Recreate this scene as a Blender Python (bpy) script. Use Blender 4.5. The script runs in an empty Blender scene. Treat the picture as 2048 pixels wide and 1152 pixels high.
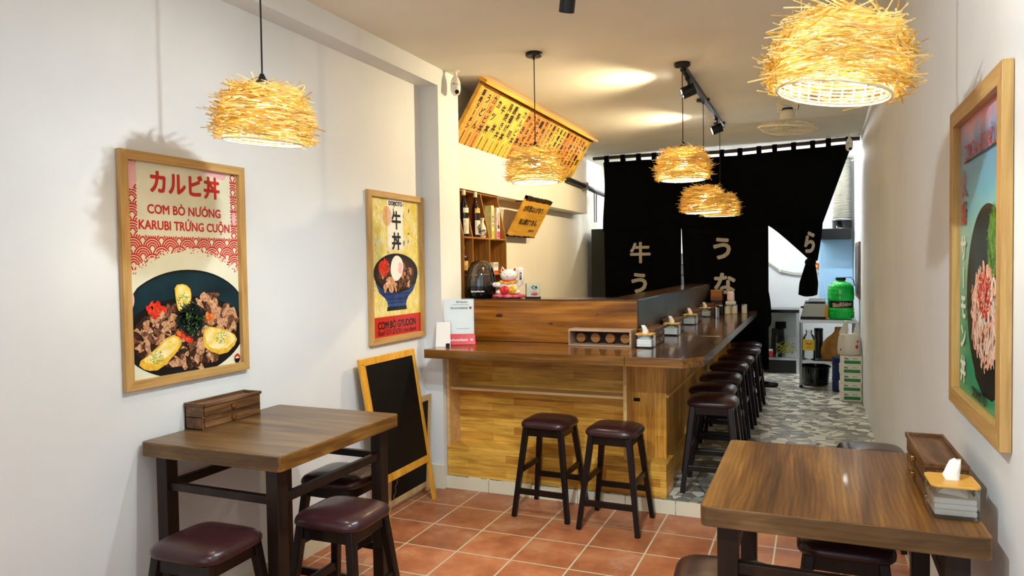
import bpy, math, random
from mathutils import Matrix, Vector, Euler
PI = math.pi
SC = bpy.context.scene
COL = SC.collection
rnd = random.Random(7)

# ------------------------------------------------------------------ camera
H = 1.48
CEIL = 2.78
FL2 = 0.085           # raised floor
def make_camera():
    yaw, pitch, roll = 0.400148530, -0.0321537386, -0.0152847169
    cy, sy, cp, sp, cr, sr = math.cos(yaw), math.sin(yaw), math.cos(pitch), math.sin(pitch), math.cos(roll), math.sin(roll)
    f = Vector((-sy*cp, cy*cp, sp)); r0 = Vector((cy, sy, 0)); u0 = r0.cross(f)
    r = r0*cr+u0*sr; u = -r0*sr+u0*cr
    cam = bpy.data.cameras.new('camera'); o = bpy.data.objects.new('camera', cam); COL.objects.link(o)
    m = Matrix(((r.x, u.x, -f.x, 0), (r.y, u.y, -f.y, 0), (r.z, u.z, -f.z, H), (0, 0, 0, 1)))
    o.matrix_world = m
    cam.sensor_width = 36; cam.lens = 1434.45/2048*36; cam.clip_start = 0.05; cam.clip_end = 100
    SC.camera = o
make_camera()
# ------------------------------------------------------------------ world, exposure, large lights
w = bpy.data.worlds.new('world'); SC.world = w; w.use_nodes = True
w.node_tree.nodes['Background'].inputs[0].default_value = (0.75, 0.82, 1.0, 1)
w.node_tree.nodes['Background'].inputs[1].default_value = 0.25
SC.view_settings.view_transform = 'Standard'; SC.view_settings.look = 'None'
SC.view_settings.exposure = 0.74; SC.view_settings.gamma = 1
SC.view_settings.use_curve_mapping = False
SPOT_W = 36; REAR_W = 80; BULB_E = 165; KITCHEN_E = 110; SHOP_W = 15
COOL = (0.83, 0.93, 1.0); WARM = (1.0, 0.78, 0.47); NEUT = (1.0, 0.86, 0.66)
def spot(name, loc, target, watts, color, cone, blend, radius=0.03, parent=None):
    l = bpy.data.lights.new(name, 'SPOT'); l.energy = watts; l.color = color; l.spot_size = math.radians(cone); l.spot_blend = blend
    l.shadow_soft_size = radius
    o = bpy.data.objects.new(name, l); COL.objects.link(o)
    d = (Vector(target)-Vector(loc))
    o.location = loc; o.rotation_euler = d.to_track_quat('-Z', 'Y').to_euler()
    return o
def area(name, loc, target, watts, color, sx, sy):
    l = bpy.data.lights.new(name, 'AREA'); l.energy = watts; l.color = color; l.shape = 'RECTANGLE'; l.size = sx; l.size_y = sy
    o = bpy.data.objects.new(name, l); COL.objects.link(o); o.location = loc
    o.rotation_euler = (Vector(target)-Vector(loc)).to_track_quat('-Z', 'Y').to_euler()
    return o
# daylight through the open shop front behind the camera
area('shop_front_daylight', (-1.0, -1.45, 1.5), (-1.0, 4, 1.2), SHOP_W, (0.93, 0.96, 1.0), 2.5, 2.4)

# ------------------------------------------------------------------ helpers
def lin(c):
    return c/12.92 if c <= 0.04045 else ((c+0.055)/1.055)**2.4
def C(h, a=1.0):
    h = h.lstrip('#'); return tuple(lin(int(h[i:i+2], 16)/255) for i in (0, 2, 4))+(a,)
class MB:
    def __init__(s): s.v = []; s.f = []; s.m = []; s.mi = 0
    def add(s, vs, fs, mi=None):
        b = len(s.v); s.v += [tuple(v) for v in vs]
        for f in fs: s.f.append([b+i for i in f]); s.m.append(s.mi if mi is None else mi)
        return s
    def box(s, x0, x1, y0, y1, z0, z1, mi=None):
        return s.add([(x0,y0,z0),(x1,y0,z0),(x1,y1,z0),(x0,y1,z0),(x0,y0,z1),(x1,y0,z1),(x1,y1,z1),(x0,y1,z1)],
                     [(0,3,2,1),(4,5,6,7),(0,1,5,4),(1,2,6,5),(2,3,7,6),(3,0,4,7)], mi)
    def hexa(s, a, b, mi=None):   # a, b: two quads (bottom, top)
        return s.add(list(a)+list(b), [(0,3,2,1),(4,5,6,7),(0,1,5,4),(1,2,6,5),(2,3,7,6),(3,0,4,7)], mi)
    def bar(s, p0, p1, w0, d0, w1=None, d1=None, mi=None, up=(0, 0, 1)):
        w1 = w0 if w1 is None else w1; d1 = d0 if d1 is None else d1
        p0 = Vector(p0); p1 = Vector(p1); t = (p1-p0).normalized()
        a = t.cross(Vector(up))
        if a.length < 1e-4: a = Vector((1, 0, 0))
        a.normalize(); b = a.cross(t)
        q0 = [p0+a*sx*w0/2+b*sy*d0/2 for sx, sy in ((-1,-1),(1,-1),(1,1),(-1,1))]
        q1 = [p1+a*sx*w1/2+b*sy*d1/2 for sx, sy in ((-1,-1),(1,-1),(1,1),(-1,1))]
        return s.hexa(q0, q1, mi)
    def prism(s, pts, z0, z1, mi=None):
        n = len(pts)
        return s.add([(x,y,z0) for x,y in pts]+[(x,y,z1) for x,y in pts],
                     [tuple(range(n-1,-1,-1)), tuple(range(n, 2*n))]+[(i,(i+1)%n,n+(i+1)%n,n+i) for i in range(n)], mi)
    def lathe(s, prof, c=(0,0,0), n=24, mi=None, sx=1, sy=1, cap=True):
        vs = []; fs = []
        for r, z in prof:
            for k in range(n):
                a = 2*PI*k/n; vs.append((c[0]+r*sx*math.cos(a), c[1]+r*sy*math.sin(a), c[2]+z))
        for i in range(len(prof)-1):
            for k in range(n):
                k2 = (k+1)%n; fs.append((i*n+k, i*n+k2, (i+1)*n+k2, (i+1)*n+k))
        if cap:
            if prof[0][0] > 1e-5: fs.append(tuple(range(n-1,-1,-1)))
            if prof[-1][0] > 1e-5: fs.append(tuple((len(prof)-1)*n+k for k in range(n)))
        return s.add(vs, fs, mi)
    def tube(s, pts, r, n=6, mi=None, r1=None):
        pts = [Vector(p) for p in pts]; vs = []; fs = []
        L = len(pts)
        for i, p in enumerate(pts):
            t = (pts[min(i+1, L-1)]-pts[max(i-1, 0)]).normalized()
            a = t.cross(Vector((0.13, 0.31, 0.94)))
            if a.length < 1e-3: a = t.cross(Vector((1, 0, 0)))
            a.normalize(); b = t.cross(a)
            rr = r if r1 is None else r+(r1-r)*i/max(1, L-1)
            for k in range(n):
                q = 2*PI*k/n; vs.append(p+a*rr*math.cos(q)+b*rr*math.sin(q))
        for i in range(L-1):
            for k in range(n):
                k2 = (k+1)%n; fs.append((i*n+k, i*n+k2, (i+1)*n+k2, (i+1)*n+k))
        fs.append(tuple(range(n-1,-1,-1))); fs.append(tuple((L-1)*n+k for k in range(n)))
        return s.add(vs, fs, mi)
    def ell(s, c, rx, ry, rz, n=16, m=10, mi=None):
        prof = [(math.sin(PI*i/m), -math.cos(PI*i/m)*rz) for i in range(m+1)]
        vs = []; fs = []
        for i, (r, z) in enumerate(prof):
            for k in range(n):
                a = 2*PI*k/n; vs.append((c[0]+rx*r*math.cos(a), c[1]+ry*r*math.sin(a), c[2]+z))
        for i in range(m):
            for k in range(n):
                k2 = (k+1)%n; fs.append((i*n+k, i*n+k2, (i+1)*n+k2, (i+1)*n+k))
        return s.add(vs, fs, mi)
    def poly(s, pts, off=0.0, mi=None):     # flat shape on a board that faces -Y: u -> x, v -> z
        return s.add([(u, -off, v) for u, v in pts], [tuple(range(len(pts)))], mi)
    def disc(s, u, v, ru, rv=None, off=0.0, mi=None, n=28, wob=0, r=None, a0=0):
        rv = ru if rv is None else rv; r = r or rnd
        return s.poly([(u+ru*math.cos(a0+2*PI*k/n)*(1+wob*(r.random()-.5)), v+rv*math.sin(a0+2*PI*k/n)*(1+wob*(r.random()-.5))) for k in range(n)], off, mi)
    def text(s, txt, size, u, v, off=0.0, mi=None, align='CENTER', bold=0.0, sx=1.0, ext=0.0, M=None, rot=0, shear=0.0, vc=True):
        cu = bpy.data.curves.new('t', 'FONT'); cu.body = txt; cu.size = size; cu.align_x = align; cu.align_y = 'CENTER'
        cu.extrude = ext; cu.resolution_u = 3; cu.shear = shear
        o = bpy.data.objects.new('t', cu); COL.objects.link(o)
        dg = bpy.context.evaluated_depsgraph_get(); dg.update()
        me = bpy.data.meshes.new_from_object(o.evaluated_get(dg))
        ys = [q.co.y for q in me.vertices]; yc = (min(ys)+max(ys))/2 if (ys and vc) else 0
        for q in me.vertices: q.co.y -= yc
        sh = [(0, 0)] if bold <= 0 else [(0, 0)]+[(bold*math.cos(PI/4+k*PI/4), bold*math.sin(PI/4+k*PI/4)) for k in range(8)]
        for bi, (bx, by) in enumerate(sh):
            vs = []
            for q in me.vertices:
                x, y = q.co.x*sx, q.co.y
                x, y = x*math.cos(rot)-y*math.sin(rot)+bx, x*math.sin(rot)+y*math.cos(rot)+by
                p = Vector((u+x, -off-q.co.z-bi*.00001, v+y))
                vs.append(tuple(M @ p) if M else tuple(p))
            s.add(vs, [tuple(p.vertices) for p in me.polygons], mi)
        bpy.data.meshes.remove(me); bpy.data.objects.remove(o); bpy.data.curves.remove(cu)
        return s
def obj(name, mb, mats, parent=None, smooth=False, bevel=0, seg=2, loc=None, rot=None, sub=0):
    me = bpy.data.meshes.new(name); me.from_pydata(mb.v, [], mb.f)
    if not isinstance(mats, (list, tuple)): mats = [mats]
    for m in mats: me.materials.append(m)
    for p, i in zip(me.polygons, mb.m): p.material_index = i; p.use_smooth = bool(smooth)
    if smooth == 'auto' or (bevel and not smooth):
        try: me.set_sharp_from_angle(angle=math.radians(40)) if smooth == 'auto' else None
        except Exception: pass
    o = bpy.data.objects.new(name, me); COL.objects.link(o)
    if parent: o.parent = parent
    if loc: o.location = loc
    if rot: o.rotation_euler = rot
    if bevel:
        b = o.modifiers.new('bevel', 'BEVEL'); b.width = bevel; b.segments = seg; b.limit_method = 'ANGLE'; b.angle_limit = math.radians(35)
    if sub:
        b = o.modifiers.new('sub', 'SUBSURF'); b.levels = sub; b.render_levels = sub
    return o
def thing(name, label, cat, loc=(0,0,0), rz=0, group=None, rot=None):
    o = bpy.data.objects.new(name, None); COL.objects.link(o); o.empty_display_size = 0.1
    o.location = loc; o.rotation_euler = rot if rot else (0, 0, rz); o['label'] = label; o['category'] = cat
    if group: o['group'] = group
    return o
def tag(o, label, cat, group=None):
    o['label'] = label; o['category'] = cat
    if group: o['group'] = group
    return o
def struct(name, mb, mats, **k):
    o = obj(name, mb, mats, **k); o['kind'] = 'structure'; return o
def dup(root, loc=None, rz=None, label=None, group=None, rot=None):
    r = root.copy(); COL.objects.link(r)
    if loc: r.location = loc
    if rz is not None: r.rotation_euler = (0, 0, rz)
    if rot: r.rotation_euler = rot
    if label: r['label'] = label
    if group: r['group'] = group
    for ch in [c for c in bpy.data.objects if c.parent == root]:
        c = ch.copy(); COL.objects.link(c); c.parent = r
        for g in [q for q in bpy.data.objects if q.parent == ch]:
            d = g.copy(); COL.objects.link(d); d.parent = c
    return r
# ------------------------------------------------------------------ materials
MATS = {}
def base(name, col=(0.8,0.8,0.8,1), rough=0.5, metal=0.0, spec=0.4, coat=0.0, trans=0.0, emit=None, es=0.0, sub=0.0, alpha=1.0):
    m = bpy.data.materials.new(name); m.use_nodes = True; b = m.node_tree.nodes['Principled BSDF']
    if isinstance(col, str): col = C(col)
    b.inputs['Base Color'].default_value = col; b.inputs['Roughness'].default_value = rough; b.inputs['Metallic'].default_value = metal
    b.inputs['Specular IOR Level'].default_value = spec; b.inputs['Coat Weight'].default_value = coat; b.inputs['Coat Roughness'].default_value = 0.05
    b.inputs['Transmission Weight'].default_value = trans; b.inputs['Alpha'].default_value = alpha
    if emit: b.inputs['Emission Color'].default_value = emit; b.inputs['Emission Strength'].default_value = es
    return m
def nodes(m):
    nt = m.node_tree; return nt, nt.nodes['Principled BSDF']
def nd(nt, t, **k):
    n = nt.nodes.new(t)
    for a, v in k.items(): setattr(n, a, v)
    return n
def ramp(nt, fac, stops):
    r = nd(nt, 'ShaderNodeValToRGB'); e = r.color_ramp.elements
    while len(e) > 1: e.remove(e[-1])
    e[0].position = stops[0][0]; e[0].color = stops[0][1]
    for p, c in stops[1:]:
        q = e.new(p); q.color = c
    nt.links.new(fac, r.inputs[0]); return r.outputs[0]
def coords(nt, scale=(1,1,1), rot=(0,0,0)):
    t = nd(nt, 'ShaderNodeTexCoord'); mp = nd(nt, 'ShaderNodeMapping'); mp.inputs['Scale'].default_value = scale; mp.inputs['Rotation'].default_value = rot
    nt.links.new(t.outputs['Object'], mp.inputs[0]); return mp.outputs[0]
def bump(nt, b, h, strength, dist=0.002):
    n = nd(nt, 'ShaderNodeBump'); n.inputs['Strength'].default_value = strength; n.inputs['Distance'].default_value = dist
    nt.links.new(h, n.inputs['Height']); nt.links.new(n.outputs[0], b.inputs['Normal'])
def mix(nt, a, b, fac, mode='MIX'):
    n = nd(nt, 'ShaderNodeMix', data_type='RGBA', blend_type=mode)
    for sock, val in ((n.inputs[0], fac), (n.inputs[6], a), (n.inputs[7], b)):
        if hasattr(val, 'is_output') or isinstance(val, bpy.types.NodeSocket): nt.links.new(val, sock)
        else: sock.default_value = val
    return n.outputs[2]
def wood(name, dark, mid, light, axis='x', rough=0.4, coat=0.0, fine=1.0, scale=1.0, bumps=0.15, rings=0):
    m = base(name, mid, rough, coat=coat, spec=.3); nt, b = nodes(m)
    s = {'x': (0.9, 9, 9), 'y': (9, 0.9, 9), 'z': (9, 9, 0.9)}[axis]
    v = coords(nt, tuple(q*scale for q in s))
    n1 = nd(nt, 'ShaderNodeTexNoise'); n1.inputs['Scale'].default_value = 1.3; n1.inputs['Detail'].default_value = 7; n1.inputs['Roughness'].default_value = .6; n1.inputs['Distortion'].default_value = 0.7
    nt.links.new(v, n1.inputs['Vector'])
    c1 = ramp(nt, n1.outputs[0], [(0.3, C(dark)), (0.5, C(mid)), (0.72, C(light))])
    v2 = coords(nt, tuple(q*scale*(9 if q > 2 else 2.2) for q in s))
    n2 = nd(nt, 'ShaderNodeTexNoise'); n2.inputs['Scale'].default_value = 1.0; n2.inputs['Detail'].default_value = 4
    nt.links.new(v2, n2.inputs['Vector'])
    c2 = ramp(nt, n2.outputs[0], [(0.38, (0.62, 0.58, 0.52, 1)), (0.55, (1, 1, 1, 1))])
    out = mix(nt, c1, c2, 0.75*fine, 'MULTIPLY')
    if rings:
        wv = nd(nt, 'ShaderNodeTexWave', wave_type='BANDS', bands_direction='X' if axis == 'y' else 'Y'); wv.inputs['Scale'].default_value = 22; wv.inputs['Distortion'].default_value = 9; wv.inputs['Detail'].default_value = 3; wv.inputs['Detail Scale'].default_value = .35
        nt.links.new(coords(nt, (1, .35, 1) if axis == 'y' else (.35, 1, 1)), wv.inputs['Vector'])
        out = mix(nt, out, ramp(nt, wv.outputs[0], [(0.1, (.50, .47, .42, 1)), (.45, (1, 1, 1, 1))]), rings, 'MULTIPLY')
    nt.links.new(out, b.inputs['Base Color'])
    bump(nt, b, n2.outputs[0], bumps, 0.001)
    return m
def panelwood(name, c_a, c_b, horizontal=True, rough=0.35, bw=0.42, bh=0.05):
    m = base(name, c_a, rough); nt, b = nodes(m)
    t = nd(nt, 'ShaderNodeTexCoord'); sp = nd(nt, 'ShaderNodeSeparateXYZ'); nt.links.new(t.outputs['Object'], sp.inputs[0])
    ad = nd(nt, 'ShaderNodeMath', operation='ADD'); nt.links.new(sp.outputs[0], ad.inputs[0]); nt.links.new(sp.outputs[1], ad.inputs[1])
    cb = nd(nt, 'ShaderNodeCombineXYZ')
    nt.links.new(ad.outputs[0], cb.inputs[0 if horizontal else 1]); nt.links.new(sp.outputs[2], cb.inputs[1 if horizontal else 0])
    br = nd(nt, 'ShaderNodeTexBrick'); br.offset = 0.37; br.inputs['Color1'].default_value = C(c_a); br.inputs['Color2'].default_value = C(c_b)
    br.inputs['Mortar'].default_value = C(c_b); br.inputs['Mortar Size'].default_value = 0.0008; br.inputs['Scale'].default_value = 1
    br.inputs['Brick Width'].default_value = bw; br.inputs['Row Height'].default_value = bh; br.inputs['Bias'].default_value = -0.1
    nt.links.new(cb.outputs[0], br.inputs['Vector'])
    mp = nd(nt, 'ShaderNodeMapping'); mp.inputs['Scale'].default_value = (5, 70, 1); nt.links.new(cb.outputs[0], mp.inputs[0])
    n = nd(nt, 'ShaderNodeTexNoise'); n.inputs['Scale'].default_value = 1; n.inputs['Detail'].default_value = 6; nt.links.new(mp.outputs[0], n.inputs['Vector'])
    c2 = ramp(nt, n.outputs[0], [(0.32, (0.5, 0.43, 0.32, 1)), (0.55, (1, 1, 1, 1))])
    mp3 = nd(nt, 'ShaderNodeMapping'); mp3.inputs['Scale'].default_value = (3, 9, 1); nt.links.new(cb.outputs[0], mp3.inputs[0])
    n3 = nd(nt, 'ShaderNodeTexNoise'); n3.inputs['Scale'].default_value = 1; n3.inputs['Detail'].default_value = 3; nt.links.new(mp3.outputs[0], n3.inputs['Vector'])
    c3 = ramp(nt, n3.outputs[0], [(0.35, (0.68, 0.6, 0.5, 1)), (0.6, (1, 1, 1, 1))])
    o = mix(nt, br.outputs[0], c2, 0.7, 'MULTIPLY'); o = mix(nt, o, c3, 0.7, 'MULTIPLY')
    nt.links.new(o, b.inputs['Base Color']); return m
def painted(name, col, rough=0.7, var=0.04):
    m = base(name, col, rough); nt, b = nodes(m)
    n = nd(nt, 'ShaderNodeTexNoise'); n.inputs['Scale'].default_value = 1.2; n.inputs['Detail'].default_value = 5; nt.links.new(coords(nt), n.inputs['Vector'])
    c = C(col); d = tuple(x*(1-var*2) for x in c[:3])+(1,)
    nt.links.new(ramp(nt, n.outputs[0], [(0.35, d), (0.6, c)]), b.inputs['Base Color'])
    n2 = nd(nt, 'ShaderNodeTexNoise'); n2.inputs['Scale'].default_value = 160; nt.links.new(coords(nt), n2.inputs['Vector']); bump(nt, b, n2.outputs[0], 0.05, 0.001)
    return m
M_WALL = painted('white_wall_paint', '#e4e7e6', 0.6)
M_WALLW = painted('cream_wall_paint', '#e8e3d3', 0.6)
M_CEIL = painted('ceiling_paint', '#f0ecdc', 0.75)
M_KIT = painted('kitchen_white_paint', '#e9ecef', 0.5)
M_SKIRT = painted('cream_tile', '#e6dfc4', 0.3)
M_BLACK = base('black_metal', '#0b0b0c', 0.4)
M_BLACKG = base('gloss_black_plastic', '#08090b', 0.12)
M_STEEL = base('stainless_steel', '#b9bcbf', 0.28, metal=1)
M_WHITE = base('white_plastic', '#ece8dd', 0.35)
M_PAPER = base('white_paper', '#f2f1ea', 0.7)
M_BRASS = base('brass', '#b98c4a', 0.3, metal=1)
M_TABLE = wood('walnut_stained_ash_top', '#4d2e0f', '#7d5220', '#a97c38', 'y', 0.36, coat=0.04, scale=1.0, fine=0.9, rings=.55)
M_TABLEX = wood('walnut_stained_ash_top_cross_grain', '#46301a', '#6c5030', '#937349', 'x', 0.33, coat=0.06, scale=1.0, fine=0.9, rings=.5)
M_DARKLEG = wood('dark_stained_leg_wood', '#1c120c', '#24170f', '#2f1f14', 'z', 0.35, fine=0.6)
M_STOOLWOOD = wood('dark_stool_wood', '#0e0807', '#140c09', '#22150e', 'z', 0.3, fine=0.6)
M_BOXWOOD = wood('charred_box_wood', '#472d1a', '#6a482b', '#936b46', 'y', 0.42, scale=2.2)
M_FRAME = wood('light_oak_frame', '#a87f45', '#c29a5c', '#cfaa6c', 'z', 0.4, scale=1.8, fine=0.5)
M_FRAMEX = wood('light_oak_frame_rail', '#a87f45', '#c29a5c', '#cfaa6c', 'x', 0.4, scale=1.8, fine=0.5)
M_EASEL = wood('golden_pine', '#c98a1f', '#e3a437', '#efb84e', 'z', 0.35, scale=1.4, fine=0.5)
M_PINE = wood('raw_pine', '#c3a066', '#d8b67c', '#e2c592', 'z', 0.5, scale=1.6, fine=0.5)
M_PANEL = panelwood('finger_jointed_rubberwood', '#f7c658', '#c6872e')
M_PANELV = panelwood('finger_jointed_rubberwood_upright', '#ecb54c', '#bd7f2b', horizontal=False)
M_EDGE = wood('rubberwood_edge', '#cda062', '#dcb274', '#e5c088', 'x', 0.4, fine=0.4)
M_TOPF = wood('brown_varnished_worktop', '#4c2e12', '#7a5122', '#9c6e33', 'x', 0.17, coat=0.3, scale=0.8)
M_TOPS = wood('dark_varnished_worktop', '#3a271a', '#543b28', '#6e5138', 'y', 0.17, coat=0.3, scale=0.8)
M_LEDGE = wood('amber_varnished_plank', '#5e350c', '#9a5f1c', '#c98a34', 'x', 0.25, coat=0.2, scale=0.75)
M_SHELFW = wood('amber_shelf_board', '#8a5a26', '#a8722f', '#bf8840', 'z', 0.4, scale=1.2)
M_SIGNW = wood('golden_sign_board', '#c28a2a', '#dba640', '#e8bd5c', 'x', 0.35, scale=1.2, fine=0.3)
M_BAMBOO = wood('bamboo_lid', '#d39a3a', '#e2ad4c', '#edc06a', 'x', 0.3, scale=3, fine=0.4)
M_BARK = wood('bark_edge', '#2a1a10', '#4a3020', '#6a4a30', 'x', 0.8, scale=4)
M_LEATHER = base('maroon_leather', '#33191a', 0.28, coat=0.1)
nt, b = nodes(M_LEATHER)
n = nd(nt, 'ShaderNodeTexVoronoi'); n.inputs['Scale'].default_value = 320; nt.links.new(coords(nt), n.inputs['Vector']); bump(nt, b, n.outputs[0], 0.12, 0.0006)
M_CLOTH = base('black_cotton', '#050506', 0.95, spec=0.1)
M_INK = base('black_ink', '#15100c', 0.6)
M_CHALK = base('blackboard', '#060706', 0.6, spec=.2)
M_RED = base('red_plastic', '#cf0d12', 0.3)
M_DARKSTEEL = base('dark_steel_sheet', '#2c3136', 0.3, metal=0.7)
nt, b = nodes(M_DARKSTEEL)
n = nd(nt, 'ShaderNodeTexNoise'); n.inputs['Scale'].default_value = 2; n.inputs['Detail'].default_value = 5; nt.links.new(coords(nt, (1, 1, 0.3)), n.inputs['Vector'])
nt.links.new(ramp(nt, n.outputs[0], [(0.3, C('#1d2226')), (0.7, C('#454d54'))]), b.inputs['Base Color'])
def clear(name, tint=(1,1,1,1), gloss=0.12, rough=0.02, alpha=0.9):
    # thin transparent sheet: mostly see-through with a glossy face
    m = bpy.data.materials.new(name); m.use_nodes = True; nt = m.node_tree; nt.nodes.clear()
    out = nd(nt, 'ShaderNodeOutputMaterial'); tr = nd(nt, 'ShaderNodeBsdfTransparent'); gl = nd(nt, 'ShaderNodeBsdfGlossy'); mx = nd(nt, 'ShaderNodeMixShader')
    tr.inputs[0].default_value = tint; gl.inputs['Roughness'].default_value = rough; gl.inputs[0].default_value = (1, 1, 1, 1)
    fr = nd(nt, 'ShaderNodeFresnel'); fr.inputs[0].default_value = 1.45
    ma = nd(nt, 'ShaderNodeMath', operation='ADD'); ma.inputs[1].default_value = gloss*0.3; nt.links.new(fr.outputs[0], ma.inputs[0])
    nt.links.new(ma.outputs[0], mx.inputs[0]); nt.links.new(tr.outputs[0], mx.inputs[1]); nt.links.new(gl.outputs[0], mx.inputs[2]); nt.links.new(mx.outputs[0], out.inputs[0])
    return m
M_CLEAR = clear('clear_acrylic', (0.93, 0.95, 0.94, 1))
M_SMOKE = clear('smoky_acrylic', (0.62, 0.60, 0.56, 1), 0.2)
def straw_mat():
    m = bpy.data.materials.new('straw'); m.use_nodes = True; nt = m.node_tree; nt.nodes.clear()
    out = nd(nt, 'ShaderNodeOutputMaterial'); df = nd(nt, 'ShaderNodeBsdfDiffuse'); tl = nd(nt, 'ShaderNodeBsdfTranslucent'); mx = nd(nt, 'ShaderNodeMixShader')
    n = nd(nt, 'ShaderNodeTexNoise'); n.inputs['Scale'].default_value = 45; nt.links.new(coords(nt), n.inputs['Vector'])
    c = ramp(nt, n.outputs[0], [(0.35, C('#f5e4a4')), (0.6, C('#fcf5d2'))])
    ge = nd(nt, 'ShaderNodeNewGeometry'); c2 = ramp(nt, ge.outputs['Random Per Island'], [(0, C('#d9bd74')), (.18, C('#f3e2a6')), (.6, (1, .98, .92, 1)), (1, (1, 1, 1, 1))]); c = mix(nt, c, c2, 1.0, 'MULTIPLY')
    nt.links.new(c, df.inputs[0]); nt.links.new(c, tl.inputs[0]); mx.inputs[0].default_value = 0.66
    nt.links.new(df.outputs[0], mx.inputs[1]); nt.links.new(tl.outputs[0], mx.inputs[2]); nt.links.new(mx.outputs[0], out.inputs[0]); return m
M_STRAW = straw_mat()
M_WEAVE = base('pale_cane', '#f0e6c8', 0.7)
M_BULB = base('lit_bulb', '#ffffff', 0.5, emit=(1.0, 0.90, 0.71, 1), es=BULB_E)
M_LENS = base('lit_spot_lens', '#ffffff', 0.5, emit=(1.0, 0.93, 0.8, 1), es=28)

# ------------------------------------------------------------------ floor materials
def terracotta():
    m = base('terracotta_tiles', '#9a5238', 0.38); nt, b = nodes(m)
    t = nd(nt, 'ShaderNodeTexCoord'); sp = nd(nt, 'ShaderNodeSeparateXYZ'); nt.links.new(t.outputs['Object'], sp.inputs[0])
    def cell(sock, off, pitch):
        a = nd(nt, 'ShaderNodeMath', operation='SUBTRACT'); nt.links.new(sock, a.inputs[0]); a.inputs[1].default_value = off
        d = nd(nt, 'ShaderNodeMath', operation='DIVIDE'); nt.links.new(a.outputs[0], d.inputs[0]); d.inputs[1].default_value = pitch
        f = nd(nt, 'ShaderNodeMath', operation='FRACT'); nt.links.new(d.outputs[0], f.inputs[0])
        s = nd(nt, 'ShaderNodeMath', operation='SUBTRACT'); nt.links.new(f.outputs[0], s.inputs[0]); s.inputs[1].default_value = 0.5
        ab = nd(nt, 'ShaderNodeMath', operation='ABSOLUTE'); nt.links.new(s.outputs[0], ab.inputs[0])
        g = nd(nt, 'ShaderNodeMath', operation='GREATER_THAN'); nt.links.new(ab.outputs[0], g.inputs[0]); g.inputs[1].default_value = 0.5-0.0045/pitch
        fl = nd(nt, 'ShaderNodeMath', operation='FLOOR'); nt.links.new(d.outputs[0], fl.inputs[0])
        return g.outputs[0], fl.outputs[0]
    gx, fx = cell(sp.outputs[0], -0.802, 0.3045); gy, fy = cell(sp.outputs[1], 3.89, 0.3135)
    mx_ = nd(nt, 'ShaderNodeMath', operation='MAXIMUM'); nt.links.new(gx, mx_.inputs[0]); nt.links.new(gy, mx_.inputs[1])
    cb = nd(nt, 'ShaderNodeCombineXYZ'); nt.links.new(fx, cb.inputs[0]); nt.links.new(fy, cb.inputs[1])
    wn = nd(nt, 'ShaderNodeTexWhiteNoise'); nt.links.new(cb.outputs[0], wn.inputs['Vector'])
    n = nd(nt, 'ShaderNodeTexNoise'); n.inputs['Scale'].default_value = 5; n.inputs['Detail'].default_value = 8; n.inputs['Roughness'].default_value = .65; nt.links.new(coords(nt), n.inputs['Vector'])
    c1 = ramp(nt, n.outputs[0], [(0.3, C('#985737')), (0.52, C('#b9734a')), (0.75, C('#cf9468'))])
    c2 = ramp(nt, wn.outputs[0], [(0, (0.8, 0.78, 0.76, 1)), (1, (1.08, 1.05, 1.03, 1))])
    c = mix(nt, c1, c2, 1.0, 'MULTIPLY')
    # pale plaster dust near the wall, worn patches
    n3 = nd(nt, 'ShaderNodeTexNoise'); n3.inputs['Scale'].default_value = 3.2; n3.inputs['Detail'].default_value = 9; n3.inputs['Roughness'].default_value = .75; nt.links.new(coords(nt, (1, 1, 1), (0, 0, 1)), n3.inputs['Vector'])
    dust = ramp(nt, n3.outputs[0], [(0.55, (0, 0, 0, 1)), (0.75, (0.5, 0.5, 0.5, 1))])
    c = mix(nt, c, C('#cbb39a'), dust)
    c = mix(nt, c, C('#cdbf9f'), mx_.outputs[0])
    nt.links.new(c, b.inputs['Base Color'])
    inv = nd(nt, 'ShaderNodeMath', operation='SUBTRACT'); inv.inputs[0].default_value = 1; nt.links.new(mx_.outputs[0], inv.inputs[1])
    bump(nt, b, inv.outputs[0], 0.4, 0.002)
    r = nd(nt, 'ShaderNodeMapRange'); nt.links.new(n.outputs[0], r.inputs[0]); r.inputs[3].default_value = .28; r.inputs[4].default_value = .5; nt.links.new(r.outputs[0], b.inputs['Roughness'])
    return m
def pebbles():
    m = base('grey_crazy_stone_tiles', '#777777', 0.3); nt, b = nodes(m)
    v = coords(nt, (1, 1.0, 1), (0, 0, 0.4))
    n = nd(nt, 'ShaderNodeTexNoise'); n.inputs['Scale'].default_value = 4; nt.links.new(v, n.inputs['Vector'])
    vm = mix(nt, v, n.outputs[1], 0.012)
    a = nd(nt, 'ShaderNodeTexVoronoi', feature='F1'); a.inputs['Scale'].default_value = 13; a.inputs['Randomness'].default_value = 1; nt.links.new(vm, a.inputs['Vector'])
    e = nd(nt, 'ShaderNodeTexVoronoi', feature='DISTANCE_TO_EDGE'); e.inputs['Scale'].default_value = 13; nt.links.new(vm, e.inputs['Vector'])
    sp = nd(nt, 'ShaderNodeSeparateColor'); nt.links.new(a.outputs['Color'], sp.inputs[0])
    c = ramp(nt, sp.outputs[0], [(0.0, C('#74736a')), (0.3, C('#8b897e')), (0.34, C('#a3a194')), (0.6, C('#b5b3a4')), (0.64, C('#d3d0bf')), (1, C('#e6e3d2'))])
    g = ramp(nt, e.outputs[0], [(0.012, (1, 1, 1, 1)), (0.035, (0, 0, 0, 1))])
    c = mix(nt, c, C('#3c3932'), g); nt.links.new(c, b.inputs['Base Color'])
    return m
M_FLOOR = terracotta(); M_FLOOR2 = pebbles()

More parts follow.
